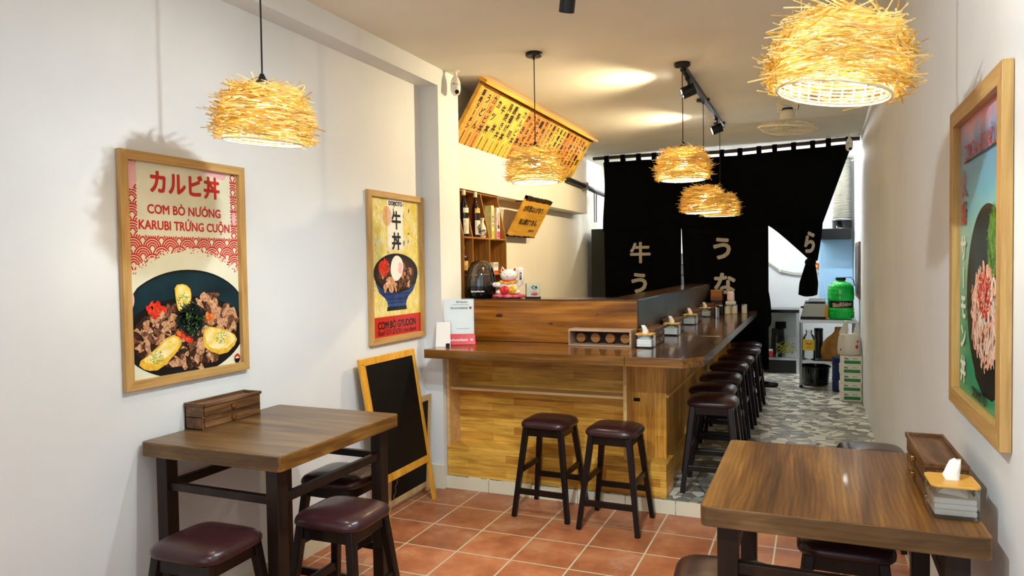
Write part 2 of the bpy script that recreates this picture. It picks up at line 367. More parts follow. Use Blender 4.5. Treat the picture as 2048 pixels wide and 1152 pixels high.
# ------------------------------------------------------------------ room shell
XL, XR = -2.40, 0.425
XP = -2.27              # pillar and beam face
YS = 4.2032             # step
struct('floor', MB().box(XL-.2, XR+.1, -1.6, YS, -0.08, 0), M_FLOOR)
struct('floor_raised', MB().box(XL-.3, XR+.1, YS, 10.2, -0.05, FL2), M_FLOOR2)
# step riser of cream tiles with joints
mb = MB()
x = XL+.13
ws = [0.31, 0.30, 0.305, 0.30, 0.30, 0.30, 0.305, 0.30, 0.30]
for q in ws:
    if x > XR: break
    mb.box(x+.002, min(x+q-.002, XR), YS-0.012, YS-0.0005, 0.0, FL2-.003); x += q
struct('trim_1', mb, M_SKIRT, bevel=0.0015)
struct('wall_left', MB().box(XL-.12, XL, -1.6, 4.17, 0, CEIL), M_WALL)
struct('baseboard_left', MB().box(XL, XL+.014, -1.6, 4.165, 0, 0.095), M_SKIRT, bevel=0.002)
struct('trim_2', MB().box(XL-.12, XP, -1.6, 4.171, 2.66, CEIL+.01), M_WALL)         # beam along the left wall
struct('wall_pillar', MB().box(XL-.2, XP, 4.17, 4.46, 0, CEIL), M_WALL)
struct('baseboard_pillar', MB().box(XL+.014, XP+.001, 4.157, 4.171, 0, 0.16), M_SKIRT, bevel=0.002)
struct('wall_back_left', MB().box(-2.60, -2.505, 4.46, 10.1, 0, 2.05), M_WALLW)
struct('trim_3', MB().box(-2.60, -2.36, 4.46, 7.78, 2.04, CEIL), M_WALLW)             # upper wall band that overhangs
struct('wall_back_left_upper', MB().box(-2.60, -2.505, 7.78, 10.1, 2.05, CEIL), M_WALLW)
struct('wall_right', MB().box(XR, XR+.12, -1.6, 8.06, 0, CEIL), M_WALL)
struct('wall_kitchen_right', MB().box(XR+.015, XR+.12, 8.06, 10.1, 0, CEIL), M_KIT)
struct('wall_kitchen_back', MB().box(-2.6, XR+.12, 9.9, 10.0, 0, CEIL), M_KIT)
mb = MB()
mb.add([(-2.6,-1.6,CEIL),(XR+.12,-1.6,CEIL),(XR+.12,7.1,CEIL-.005),(-2.6,7.1,CEIL-.005),(XR+.12,8.02,2.722),(-2.6,8.02,2.722),(XR+.12,10.1,2.722),(-2.6,10.1,2.722),
        (-2.6,-1.6,CEIL+.15),(XR+.12,-1.6,CEIL+.15),(XR+.12,10.1,CEIL+.15),(-2.6,10.1,CEIL+.15)],
       [(0,3,2,1),(3,5,4,2),(5,7,6,4),(8,9,10,11),(0,1,9,8),(7,11,10,6),(0,8,11,7,5,3),(1,2,4,6,10,9)])
struct('ceiling', mb, M_CEIL)
# shop front behind the camera: side piers and head around the open front
mb = MB(); mb.box(XL-.12, XL+.25, -1.7, -1.6, 0, CEIL); mb.box(XR-.2, XR+.12, -1.7, -1.6, 0, CEIL); mb.box(XL, XR, -1.7, -1.6, 2.45, CEIL)
struct('wall_front', mb, M_WALL)

# ------------------------------------------------------------------ bar counter
bc = thing('bar_counter', 'light finger-jointed wooden bar base with open front bay on the raised floor', 'counter', (0, 0, 0))
obj('plinth', MB().box(-2.265, -.81, YS+.003, 4.45, FL2, .285), M_PANEL, bc, bevel=.002)
obj('plinth', MB().box(-1.20, -.8385, 4.45, 7.98, FL2, .285), M_PANEL, bc, bevel=.002)
obj('back_panel', MB().box(-2.25, -1.04, 4.365, 4.47, .285, .903), M_PANEL, bc)
obj('post', MB().box(-2.266, -2.245, YS+.006, 4.40, .285, .903), M_EDGE, bc, bevel=.001)
obj('post', MB().box(-1.072, -1.05, 4.235, 4.40, .285, .903), M_EDGE, bc, bevel=.001)
obj('shelf', MB().box(-2.245, -1.072, 4.235, 4.365, .655, .672), M_EDGE, bc, bevel=.001)
obj('column_panel', MB().box(-1.05, -.835, 4.355, 4.47, .285, .903), M_PANELV, bc, bevel=.002)
o = obj('power_outlet', MB().box(-1.035, -.995, 4.349, 4.356, .628, .648), M_BLACKG, bc)
obj('side_panel', MB().box(-1.20, -.838, 4.47, 7.98, .285, .903), M_PANELV, bc)
obj('corner_post', MB().box(-.838, -.826, 5.03, 5.055, .285, .903), M_EDGE, bc, bevel=.001)
obj('corner_post', MB().box(-.838, -.826, 6.5, 6.525, .285, .903), M_EDGE, bc, bevel=.001)
obj('batten', MB().box(-.838, -.824, 4.37, 7.95, .655, .672), M_EDGE, bc, bevel=.001)
wt = thing('worktop', 'glossy brown L-shaped wooden worktop running along the bar', 'worktop', (0, 0, 0))
T0, T1 = .903, .958
obj('front_board', MB().prism([(-2.266,3.92),(-.985,3.92),(-.94,4.484),(-2.266,4.484)], T0, T1), M_TOPF, wt, bevel=.003)
cbd = obj('corner_board', MB().prism([(-.983,3.92),(-.662,3.92),(-.566,4.042),(-.566,5.17),(-1.035,5.17),(-1.035,4.484),(-.938,4.484)], T0, T1), [M_TOPS, M_TOPF], wt, bevel=.003)
for p in cbd.data.polygons: p.material_index = 1 if p.normal.y < -.3 else 0
obj('arm_board', MB().prism([(-1.035,5.172),(-.566,5.172),(-.561,7.9),(-1.035,7.9)], T0, T1), M_TOPS, wt, bevel=.003)
pl = thing('bar_ledge', 'raised L-shaped ledge above the worktop with amber plank face', 'ledge', (0, 0, 0))
obj('front_plank', MB().box(-2.262, -1.04, 4.486, 4.51, .96, 1.238), M_LEDGE, pl, bevel=.002)
M_KNOT = base('dark_knot', '#4a2410', .35)
for kx, kz, ks in ((-1.995, 1.135, .018), (-1.62, 1.085, .010), (-1.30, 1.15, .006)):
    mb = MB(); mb.disc(kx, kz, ks*1.6, ks*.7, 0, 0, 14, .3)
    mb.v = [(v[0], 4.4855, v[2]) for v in mb.v]; obj('knot', mb, M_KNOT, pl)
obj('side_sheet', MB().box(-1.06, -1.038, 4.512, 7.92, .96, 1.238), M_DARKSTEEL, pl, bevel=.001)
obj('core', MB().box(-1.25, -1.062, 4.52, 7.9, .905, 1.236), M_STOOLWOOD, pl)
obj('core', MB().box(-2.262, -1.252, 4.512, 4.76, .3, 1.236), M_STOOLWOOD, pl)
obj('ledge_top', MB().prism([(-2.262,4.484),(-1.034,4.484),(-1.034,7.93),(-1.255,7.93),(-1.255,4.777),(-2.262,4.777)], 1.238, 1.248), M_TOPS, pl, bevel=.001)

# ------------------------------------------------------------------ stools
def superell(w, d, n=5, k=40):
    out = []
    for i in range(k):
        a = 2*PI*i/k; c, s = math.cos(a), math.sin(a); r = (abs(c)**n+abs(s)**n)**(-1/n); out.append((r*c*w/2, r*s*d/2))
    return out
def make_stool(label):
    t = thing('bar_stool', label, 'stool', (0, 0, 0))
    mb = MB(); rings = [(.90,.520),(.97,.5215),(.995,.527),(1.0,.536),(.985,.546),(.93,.556),(.84,.564),(.68,.571),(.42,.575),(.15,.576)]
    K = 40; vs = []; fs = []
    for s, z in rings:
        for x, y in superell(.30*s, .285*s, 5 if s > .6 else 3, K): vs.append((x, y, z))
    for i in range(len(rings)-1):
        for k in range(K): fs.append((i*K+k, i*K+(k+1)%K, (i+1)*K+(k+1)%K, (i+1)*K+k))
    fs.append(tuple(range(K-1,-1,-1))); fs.append(tuple((len(rings)-1)*K+k for k in range(K)))
    mb.add(vs, fs); obj('seat', mb, M_LEATHER, t, smooth=True)
    mb = MB()
    mb.box(-.115,.115,-.120,-.098,.472,.5195); mb.box(-.115,.115,.098,.120,.472,.5195); mb.box(-.120,-.098,-.1,.1,.472,.5195); mb.box(.098,.120,-.1,.1,.472,.5195)
    obj('seat_frame', mb, M_STOOLWOOD, t, bevel=.003)
    def legx(s, z): return s*(.168-.060*z/.50)
    for sx in (-1, 1):
        for sy in (-1, 1):
            mb = MB().bar((legx(sx,0), legx(sy,0), 0), (legx(sx,.5), legx(sy,.5), .5195), .028, .028, .034, .034, up=(0,1,0))
            obj('leg', mb, M_STOOLWOOD, t, bevel=.004)
    for s in (-1, 1):
        z = .27; obj('stretcher', MB().bar((legx(s,z), legx(-1,z), z), (legx(s,z), legx(1,z), z), .018, .034), M_STOOLWOOD, t, bevel=.003)
    for s, z in ((-1, .15), (1, .175)):
        obj('stretcher', MB().bar((legx(-1,z), legx(s,z), z), (legx(1,z), legx(s,z), z), .018, .034), M_STOOLWOOD, t, bevel=.003)
    return t
st0 = make_stool('dark wooden stool with maroon seat, left one of the two before the counter front')
st0.location = (-1.462, 4.01, 0); st0.rotation_euler.z = -.04; st0['group'] = 'maroon-seated wooden stools'
SG = 'maroon-seated wooden stools'
dup(st0, (-1.045, 3.945, 0), -.03, 'dark wooden stool with maroon seat, right one of the two before the counter front', SG)
for (x, y, a, l) in ((-1.93, 1.835, .03, 'maroon leather stool at the near end of the left table, cut by the frame bottom'),
                     (-1.666, 2.245, .02, 'maroon leather stool tucked under the aisle side of the left table'),
                     (-1.97, 2.655, 0, 'maroon leather stool at the far end of the left table, next to the easel'),
                     (.25, 3.86, .05, 'maroon leather stool seen over the far edge of the right table'),
                     (-.245, 2.16, .08, 'worn maroon leather stool by the left side of the right table'),
                     (.09, 2.62, 0, 'dark stool pushed far under the right table')):
    dup(st0, (x, y, 0), a, l, SG)
aisle = [(-.58, 4.53, 'aisle stool at the bar nearest the step, reddish seat end'), (-.635, 4.95, 'second aisle stool along the bar, counting from the step'),
         (-.645, 5.46, 'third aisle stool along the bar, counting from the step'), (-.65, 6.06, 'fourth aisle stool along the bar, middle of the seven in the row'),
         (-.64, 6.54, 'fifth aisle stool along the bar, third from the curtain'), (-.63, 7.17, 'sixth aisle stool along the bar, second from the curtain'),
         (-.65, 7.66, 'last aisle stool along the bar, right before the black curtain')]
for i, (x, y, l) in enumerate(aisle): dup(st0, (x, y, FL2), (.03, -.02, .04, 0, .02, -.03, .01)[i], l, SG)

# ------------------------------------------------------------------ dining tables
def make_table(label, topmat):
    t = thing('dining_table', label, 'table', (0, 0, 0)); W, D, Z, TH = .672, .775, .825, .056
    pts = []
    r = .018
    for cx, cy, a0 in ((W-r,r,-90),(W-r,D-r,0),(r,D-r,90),(r,r,180)):
        for k in range(5):
            a = math.radians(a0+k*22.5); pts.append((cx+r*math.cos(a), cy+r*math.sin(a)))
    tp = obj('tabletop', MB().prism(pts, Z-TH, Z), [topmat, M_TABLEX if topmat == M_TABLE else M_TABLE], t, bevel=.004)
    for p in tp.data.polygons:
        if abs(p.normal.y if topmat == M_TABLE else p.normal.x) > .7: p.material_index = 1
    xs = (.068, W-.068); ys = (.06, D-.06)
    for x in xs:
        for y in ys: obj('leg', MB().box(x-.027, x+.027, y-.027, y+.027, 0, Z-TH), M_DARKLEG, t, bevel=.003)
    for y in ys: obj('stretcher', MB().box(xs[0], xs[1], y-.012, y+.012, .632, .662), M_DARKLEG, t, bevel=.002)
    for x in xs: obj('stretcher', MB().box(x-.012, x+.012, ys[0], ys[1], .630, .664), M_DARKLEG, t, bevel=.002)
    obj('top_rail', MB().box(.09, W-.09, .09, D-.09, Z-TH-.012, Z-TH), M_DARKLEG, t)
    return t
lt = make_table('dark brown wooden table against the left wall with a small drawer chest', M_TABLEX); lt.location = (-2.384, 1.955, 0)
rt = make_table('dark brown wooden table against the right wall holding a tissue box', M_TABLE); rt.location = (-.288, 1.955, 0)

# ------------------------------------------------------------------ drawer chests
def make_chest(label, w=.10, L=.33, h=.107):
    t = thing('drawer_chest', label, 'drawer box', (0, 0, 0))      # origin: bottom centre; drawers face +x
    mb = MB(); x0, x1, y0, y1 = -w/2, w/2, -L/2, L/2
    mb.box(x0, x1-.004, y0, y0+.008, 0, h); mb.box(x0, x1-.004, y1-.008, y1, 0, h); mb.box(x0, x0+.007, y0, y1, 0, h)
    mb.box(x0, x1-.003, y0, y1, 0, .005); mb.box(x0, x1-.003, y0, y1, .048, .053); mb.box(x0, x1-.006, y0, y1, h-.014, h-.009)
    obj('body', mb, M_BOXWOOD, t, bevel=.001)
    mb = MB(); z = h
    mb.box(x0-.002, x1+.003, y0-.003, y0+.006, z-.012, z+.001); mb.box(x0-.002, x1+.003, y1-.006, y1+.003, z-.012, z+.001)
    mb.box(x0-.002, x0+.006, y0, y1, z-.012, z+.001); mb.box(x1-.006, x1+.003, y0, y1, z-.012, z+.001)
    obj('rim', mb, M_BOXWOOD, t, bevel=.001)
    for z0, z1 in ((.007, .046), (.055, .092)):
        d = obj('drawer', MB().box(x1-.012, x1, y0+.010, y1-.010, z0, z1), M_BOXWOOD, t, bevel=.0015)
        obj('knob', MB().box(x1, x1+.012, -.012, .012, (z0+z1)/2-.008, (z0+z1)/2+.008), M_BRASS, d, bevel=.003)
    return t
ch = make_chest('dark two-drawer chest on the left table against the wall'); ch.location = (-2.343, 2.342, .8251)
ch['group'] = 'two-drawer wooden chests'
CG = 'two-drawer wooden chests'
dup(ch, (.318, 2.372, .8251), PI+.02, 'dark two-drawer chest on the right table, behind the tissue box', CG).scale = (1, 1.12, 1)
for i, (x, y, l) in enumerate(((-.975, 4.63, 'two-drawer chest on the worktop nearest the front corner'),
                               (-.98, 5.42, 'two-drawer chest on the worktop, second from the front'),
                               (-.985, 6.42, 'two-drawer chest on the worktop, third from the front'),
                               (-.985, 7.30, 'two-drawer chest on the worktop farthest from the front'))):
    dup(ch, (x, y, T1+.0005), 0, l, CG)

# ------------------------------------------------------------------ tissue boxes
def rrect(w, d, r, k=5):
    pts = []
    for cx, cy, a0 in ((w/2-r,-d/2+r,-90),(w/2-r,d/2-r,0),(-w/2+r,d/2-r,90),(-w/2+r,-d/2+r,180)):
        for i in range(k+1):
            a = math.radians(a0+90*i/k); pts.append((cx+r*math.cos(a), cy+r*math.sin(a)))
    return pts
def make_tissue(label):
    t = thing('tissue_box', label, 'tissue box', (0, 0, 0)); w, d, h = .108, .12, .08
    P = rrect(w, d, .018); n = len(P); mb = MB()
    mb.add([(x*.96, y*.96, .001) for x, y in P]+[(x, y, .006) for x, y in P]+[(x, y, h) for x, y in P],
           [tuple(range(n-1,-1,-1))]+[(i,(i+1)%n,n+(i+1)%n,n+i) for i in range(n)]+[(n+i,n+(i+1)%n,2*n+(i+1)%n,2*n+i) for i in range(n)])
    obj('clear_case', mb, M_CLEAR, t, smooth=False)
    mb = MB(); mb.prism([(x*1.03, y*1.03) for x, y in P], h, h+.007); obj('lid', mb, M_BAMBOO, t, bevel=.002)
    r = random.Random(3); mb = MB()
    for k in range(3):
        z = .008+k*.0150; sx = .95+r.uniform(-.015,.0); dx = r.uniform(-.001,.001)
        mb.box(-w/2*sx*.93+dx, w/2*sx*.93+dx, -d/2*sx*.93, d/2*sx*.93, z, z+.0148)
    obj('napkin_stack', mb, M_PAPER, t, bevel=.004)
    mb = MB()   # crumpled sheet under the lid and the tuft pulled through it
    pts = [(-.035,-.02,.056),(.03,-.04,.052),(.04,.03,.056),(-.03,.04,.053),(.0,.0,.078)]
    mb.add(pts, [(0,1,4),(1,2,4),(2,3,4),(3,0,4)])
    obj('folded_napkin', mb, M_PAPER, t)
    mb = MB(); rg = []
    for j, (z, wx, wy, ox, oy) in enumerate(((h+.004,.016,.010,0,0),(h+.018,.019,.007,-.002,.003),(h+.036,.015,.006,.006,.008),(h+.050,.012,.004,.012,.012),(h+.056,.008,.002,.017,.014))):
        rg.append([(ox+wx*math.cos(a)*(1+.25*math.cos(3*a+j)), oy+wy*math.sin(a), z+.004*math.cos(2*a)) for a in [2*PI*k/12 for k in range(12)]])
    vs = [p for g in rg for p in g]; fs = [(i*12+k, i*12+(k+1)%12, (i+1)*12+(k+1)%12, (i+1)*12+k) for i in range(4) for k in range(12)]+[tuple(48+k for k in range(12))]
    mb.add(vs, fs); obj('tissue', mb, M_PAPER, t, smooth=True)
    return t
ti = make_tissue('clear tissue box with bamboo lid on the right table'); ti.location = (.322, 2.118, .8251); ti['group'] = 'clear tissue boxes with bamboo lids'
ti.rotation_euler.z = .03
TG = 'clear tissue boxes with bamboo lids'
for x, y, a, l in ((-.966, 4.392, PI+.03, 'clear tissue box on the worktop corner beside the wooden tray'), (-.95, 5.19, PI, 'clear tissue box on the worktop, second from the front'),
                (-.965, 6.11, PI-.05, 'clear tissue box on the worktop, third from the front'), (-.97, 7.03, PI, 'clear tissue box on the worktop farthest from the front')):
    dup(ti, (x, y, T1+.0005), a, l, TG)

# ------------------------------------------------------------------ straw pendants
def shade_r(z):   # outer radius of the dome, z from 0 (opening) to .20 (top)
    t = max(0, min(1, z/.205)); return .172*(1-max(0, (t-.15)/.85)**2.2*.42)
def make_shade_meshes():
    r = random.Random(11); mb = MB()
    for i in range(1500):
        t = r.random()**0.9; z = .004+.192*t; a = r.uniform(0, 2*PI)
        R = max(.035, shade_r(z))*r.uniform(.84, 1.0)
        if t > .88: R = r.uniform(.02, .125)
        L = r.uniform(.035, .085)
        p = Vector((R*math.cos(a), R*math.sin(a), z))
        tg = Vector((-math.sin(a), math.cos(a), 0))*(1 if r.random() < .5 else -1)
        out = Vector((math.cos(a), math.sin(a), 0))
        d = (tg+out*r.uniform(-.12, .55)+Vector((0, 0, r.uniform(-.16, .26) if t < .85 else r.uniform(-.1, .5)))).normalized()
        mid = p+d*L*.1+out*.004
        mb.tube([p-d*L, mid, p+d*L*r.uniform(.7, 1.25)], r.uniform(.0012, .0023), 3)
    ws = MB()
    N = 30
    def ri(z): return .137+.012*math.sin(z/.2*PI) if z < .12 else .137+.012*math.sin(z/.2*PI)-.9*(z-.12)
    for k in range(N):
        a = 2*PI*k/N; ws.tube([(ri(z)*math.cos(a), ri(z)*math.sin(a), z) for z in (0,.04,.08,.12,.16,.19)], .0022, 4)
    for j in range(18):
        z = .003+j*.0107; R = ri(z)+(.002 if j%2 else -.002)
        ws.tube([(R*math.cos(2*PI*k/36), R*math.sin(2*PI*k/36), z+.0015*math.sin(k*PI)) for k in range(37)], .0024, 4)
    ws.tube([(.141*math.cos(2*PI*k/40), .141*math.sin(2*PI*k/40), -.002) for k in range(41)], .0042, 5)
    return mb, ws
SHADE, WEAVE = make_shade_meshes()
def make_pendant(label, x, y, zc, tilt=(0,0), spin=0.0, scale=1.0):
    # zc: height of the middle of the shade; origin at the ceiling
    t = thing('pendant_lamp', label, 'pendant lamp', (x, y, CEIL-.001)); t['group'] = 'straw nest pendant lamps'
    zb = zc-.11-CEIL
    s = obj('shade', SHADE, M_STRAW, t, smooth=False, loc=(0, 0, zb), rot=(tilt[0], tilt[1], spin))
    obj('inner_weave', WEAVE, M_WEAVE, s)
    obj('bulb', MB().lathe([(.002,.082),(.020,.087),(.030,.105),(.031,.118),(.022,.142),(.014,.154)], n=16), M_BULB, t, smooth=True, loc=(0,0,zb))
    obj('lamp_holder', MB().lathe([(.016,.152),(.018,.156),(.018,.205),(.028,.210),(.029,.216),(.016,.226),(.007,.246)], n=14), M_BLACK, t, smooth='auto', loc=(0,0,zb))
    obj('cord', MB().tube([(0,0,0),(0.001,0,zb*.5),(0,0,zb+.235)], .0032, 6), M_BLACK, t)
    obj('ceiling_rose', MB().lathe([(.05,0),(.052,-.004),(.052,-.020),(.048,-.025),(.012,-.027),(.006,-.045)], n=28), M_BLACK, t, smooth='auto')
    return t
def copy_pendant(src, label, x, y, zc, tilt, spin):
    t = src.copy(); COL.objects.link(t); t.location = (x, y, CEIL-.001); t['label'] = label; zb = zc-.11-CEIL
    for ch in [c for c in bpy.data.objects if c.parent == src]:
        c = ch.copy(); COL.objects.link(c); c.parent = t
        if ch.name.startswith('shade'):
            c.location = (0, 0, zb); c.rotation_euler = (tilt[0], tilt[1], spin)
            for g in [q for q in bpy.data.objects if q.parent == ch]:
                d = g.copy(); COL.objects.link(d); d.parent = c
        elif ch.name.startswith(('bulb', 'lamp_holder')): c.location = (0, 0, zb)
        elif ch.name.startswith('cord'):
            me = c.data.copy(); c.data = me; old = P1_ZB
            for v in me.vertices:
                v.co.z *= (zb+.235)/(old+.235) if v.co.z < old*.75 else 1
        c.parent = t
    return t
P1_ZB = 2.055-.11-CEIL
p1 = make_pendant('straw nest pendant lamp hanging over the left table', -1.857, 2.081, 2.055, (.02, .10), 0)
for x, y, zc, tl, sp, l in ((-1.586, 4.15, 2.10, (.0,.0), 1.3, 'straw nest pendant lamp over the counter front, before the menu board'),
                   (-.795, 4.78, 2.132, (0,0), 2.4, 'straw nest pendant lamp at the near end of the bar track, highest over the bar'),
                   (-.819, 5.90, 1.99, (.02,.02), 4.0, 'straw nest pendant lamp in the middle of the three over the bar'),
                   (-.817, 6.95, 2.02, (0,.03), 5.1, 'straw nest pendant lamp farthest back over the bar, half hidden by another shade'),
                   (.044, 2.081, 2.03, (0,-.15), 3.3, 'straw nest pendant lamp hanging over the right table, cut by the frame top')):
    copy_pendant(p1, l, x, y, zc, tl, sp)

# ------------------------------------------------------------------ track lights
def track(name, label, y0, y1):
    t = thing(name, label, 'track', (-.80, y0, CEIL-.001)); L = y1-y0
    obj('rail', MB().box(-.018, .018, 0, L, -.034, 0), M_BLACK, t, bevel=.002)
    obj('end_cap', MB().box(-.020, .020, -.012, .012, -.036, 0), M_BLACK, t, bevel=.002)
    obj('end_cap', MB().box(-.020, .020, L-.012, L+.012, -.036, 0), M_BLACK, t, bevel=.002)
    return t
track('ceiling_track', 'black ceiling track over the bar carrying two spotlights', 4.86, 7.05)
track('ceiling_track', 'black ceiling track over the dining area, only just beyond the frame top', 0.3, 2.62)
def track_spot(label, y, aim, z=CEIL-.036, drop=.06, L=.12, r=.032, lit=True):
    t = thing('track_spotlight', label, 'spotlight', (-.80, y, z))
    t['group'] = 'black track spotlights'
    d = (Vector(aim)-Vector((-.80, y, z-drop))).normalized(); q = d.to_track_quat('Z', 'Y').to_euler()
    obj('adapter', MB().box(-.016, .016, -.05, .05, -.018, 0), M_BLACK, t, bevel=.002)
    obj('stem', MB().tube([(0,0,-.015),(0,0,-drop)], .008, 8), M_BLACK, t)
    hd = obj('lamp_head', MB().lathe([(.02,-L*.5),(r*.97,-L*.46),(r,-L*.4),(r,L*.5),(r*.86,L*.5),(r*.80,L*.42),(.001,L*.41)], n=28), M_BLACK, t, smooth='auto', loc=(0,0,-drop), rot=q)
    obj('lens', MB().lathe([(r*.84,L*.47),(r*.6,L*.505),(.001,L*.52)], n=24, cap=False), M_LENS, hd, smooth=True)
    return t, Vector((-.80, y, z-drop))+d*(L*.60)
rear = []
for y, aim, l in ((5.07, (-2.3, 4.85, 2.12), 'black track spotlight near the first bar pendant, aimed at the menu board'),
                  (6.62, (-2.3, 6.35, 2.12), 'black track spotlight at the far end of the bar track')):
    t, p = track_spot(l, y, aim, drop=.085, L=.095, r=.040); rear.append((p, aim))
    spot('spot_lamp_light', p, aim, REAR_W, WARM, 122, .9, .02)
for y, aim, l, wt_, col, cone, _b, drop in ((2.02, (-2.4, 2.45, .35), 'black track spotlight over the dining area aimed at the left wall', 1.2, COOL, 136, .07, .17),
                  (.66, (.42, 1.8, .9), 'black track spotlight nearest the shop front aimed at the right wall', 2.5, COOL, 140, .07, .15),
                  (2.45, (-1.45, 3.4, .2), 'black track spotlight whose lower end shows at the frame top', 1.35, COOL, 118, .27, .29)):
    t, p = track_spot(l, y, aim, drop=drop, L=.16 if y > 2.4 else .12, r=.028)
    spot('spot_lamp_light', p, aim, SPOT_W*wt_, col, cone, .85 if y > 1.5 else .6, .022)

# ------------------------------------------------------------------ posters
def shade_mat(name, a, b_, scale=60, rough=.3):
    m = base(name, a, rough, coat=.0, spec=.25); nt, b = nodes(m)
    n = nd(nt, 'ShaderNodeTexNoise'); n.inputs['Scale'].default_value = scale; n.inputs['Detail'].default_value = 5; nt.links.new(coords(nt), n.inputs['Vector'])
    nt.links.new(ramp(nt, n.outputs[0], [(0.38, C(a)), (0.62, C(b_))]), b.inputs['Base Color']); return m
def frame_parts(t, w, h, fw=.036, fd=.022):
    obj('frame', MB().hexa([(0,-fd,0),(w,-fd,0),(w,0,0),(0,0,0)], [(fw,-fd,fw),(w-fw,-fd,fw),(w-fw,0,fw),(fw,0,fw)]), M_FRAMEX, t, bevel=.0015)
    obj('frame', MB().hexa([(0,0,h),(w,0,h),(w,-fd,h),(0,-fd,h)], [(fw,0,h-fw),(w-fw,0,h-fw),(w-fw,-fd,h-fw),(fw,-fd,h-fw)]), M_FRAMEX, t, bevel=.0015)
    obj('frame', MB().hexa([(0,-fd,0),(0,0,0),(0,0,h),(0,-fd,h)], [(fw,-fd,fw),(fw,0,fw),(fw,0,h-fw),(fw,-fd,h-fw)]), M_FRAME, t, bevel=.0015)
    obj('frame', MB().hexa([(w,0,0),(w,-fd,0),(w,-fd,h),(w,0,h)], [(w-fw,0,fw),(w-fw,-fd,fw),(w-fw,-fd,h-fw),(w-fw,0,h-fw)]), M_FRAME, t, bevel=.0015)
PR = .3
P_CREAM = shade_mat('poster_cream', '#dfe0c4', '#e6e6cf', 8, PR); P_REDI = base('poster_red', '#c5281c', PR); P_PINK = base('poster_pink', '#edb9bd', PR)
P_BOWL = shade_mat('poster_bowl_blue_black', '#0c2026', '#12313b', 6, PR); P_BLK = base('poster_black', '#07090a', PR)
P_EGG = shade_mat('poster_egg', '#f0cf57', '#f7e9b0', 30, PR); P_EGGD = shade_mat('poster_egg_edge', '#e0a92c', '#efc548', 40, PR)
P_M1 = shade_mat('poster_meat_brown', '#4a2a1c', '#8a5c43', 110, PR); P_M2 = shade_mat('poster_meat_light', '#a5704c', '#d9ad86', 120, PR); P_M3 = shade_mat('poster_meat_dark', '#1d100c', '#4a2d22', 110, PR)
P_NORI = shade_mat('poster_seaweed', '#0a1210', '#1f3028', 140, PR); P_GRN = shade_mat('poster_herb', '#2e6a1a', '#7da53a', 120, PR); P_GING = shade_mat('poster_ginger', '#c01f12', '#e8482c', 120, PR)
P_ORG = shade_mat('poster_orange', '#d3591f', '#ea8b45', 90, PR); P_WHT = base('poster_white', '#f1efe6', PR); P_YEL = shade_mat('poster_yellow', '#d9c45a', '#e7da8c', 14, PR)
P_BLUE = shade_mat('poster_cup_blue', '#172d5c', '#2c4f8c', 12, PR); P_NAVY = base('poster_navy', '#14224a', PR); P_SALM = shade_mat('poster_salmon', '#e59a78', '#f4c8a8', 60, PR)
P_SKY = None
class Lay:      # flat print: every later shape sits a hair in front of the one before
    def __init__(s, rnd_): s.mb = MB(); s.o = .0012; s.r = rnd_; s.mats = []
    def mi(s, m):
        if m not in s.mats: s.mats.append(m)
        return s.mats.index(m)
    def nx(s): s.o += .000008; return s.o
    def poly(s, pts, m, smooth=0):
        for _ in range(smooth): pts = [q for i in range(len(pts)) for q in ((pts[i][0]*.75+pts[(i+1)%len(pts)][0]*.25, pts[i][1]*.75+pts[(i+1)%len(pts)][1]*.25), (pts[i][0]*.25+pts[(i+1)%len(pts)][0]*.75, pts[i][1]*.25+pts[(i+1)%len(pts)][1]*.75))]
        s.mb.poly(pts, s.nx(), s.mi(m))
    def disc(s, u, v, ru, rv, m, n=28, wob=0, a0=0): s.mb.disc(u, v, ru, rv, s.nx(), s.mi(m), n, wob, s.r, a0)
    def blob(s, u, v, ru, rv, m, ang=0, n=11, wob=.5):
        pts = []
        for k in range(n):
            a = 2*PI*k/n; q = 1+wob*(s.r.random()-.5); x = ru*math.cos(a)*q; y = rv*math.sin(a)*q
            pts.append((u+x*math.cos(ang)-y*math.sin(ang), v+x*math.sin(ang)+y*math.cos(ang)))
        s.poly(pts, m)
    def strands(s, u, v, ru, rv, m, cnt, L, wd, spread=PI, ang0=0):
        o = s.nx()
        for i in range(cnt):
            a = s.r.uniform(0, 2*PI); q = math.sqrt(s.r.random()); cx = u+ru*q*math.cos(a); cy = v+rv*q*math.sin(a)
            t = ang0+s.r.uniform(-spread/2, spread/2); l = L*s.r.uniform(.5, 1.2)/2; dx, dy = math.cos(t)*l, math.sin(t)*l; px, py = -math.sin(t)*wd/2, math.cos(t)*wd/2
            bx, by = px*s.r.uniform(-4, 4), py*s.r.uniform(-4, 4)
            s.mb.poly([(cx-dx-px,cy-dy-py),(cx+bx-px,cy+by-py),(cx+dx-px,cy+dy-py),(cx+dx+px,cy+dy+py),(cx+bx+px,cy+by+py),(cx-dx+px,cy-dy+py)], o+.000002*(i % 5), s.mi(m))
        s.o += .00001
    def rough_meat(s, u, v, ru, rv, cnt, sz, mats):
        for i in range(cnt):
            a = s.r.uniform(0, 2*PI); q = math.sqrt(s.r.random())
            s.blob(u+ru*q*math.cos(a), v+rv*q*math.sin(a), sz*s.r.uniform(.5, 1.2), sz*s.r.uniform(.35, .7), s.r.choice(mats), s.r.uniform(0, PI), 9, .7)
    def build(s, t): return obj('print', s.mb, s.mats, t)
def clip_half(pts, inside, cut):   # keep polygon where inside(p)
    out = []
    for i in range(len(pts)):
        a, b_ = pts[i], pts[(i+1) % len(pts)]; ia, ib = inside(a), inside(b_)
        if ia: out.append(a)
        if ia != ib: out.append(cut(a, b_))
    return out
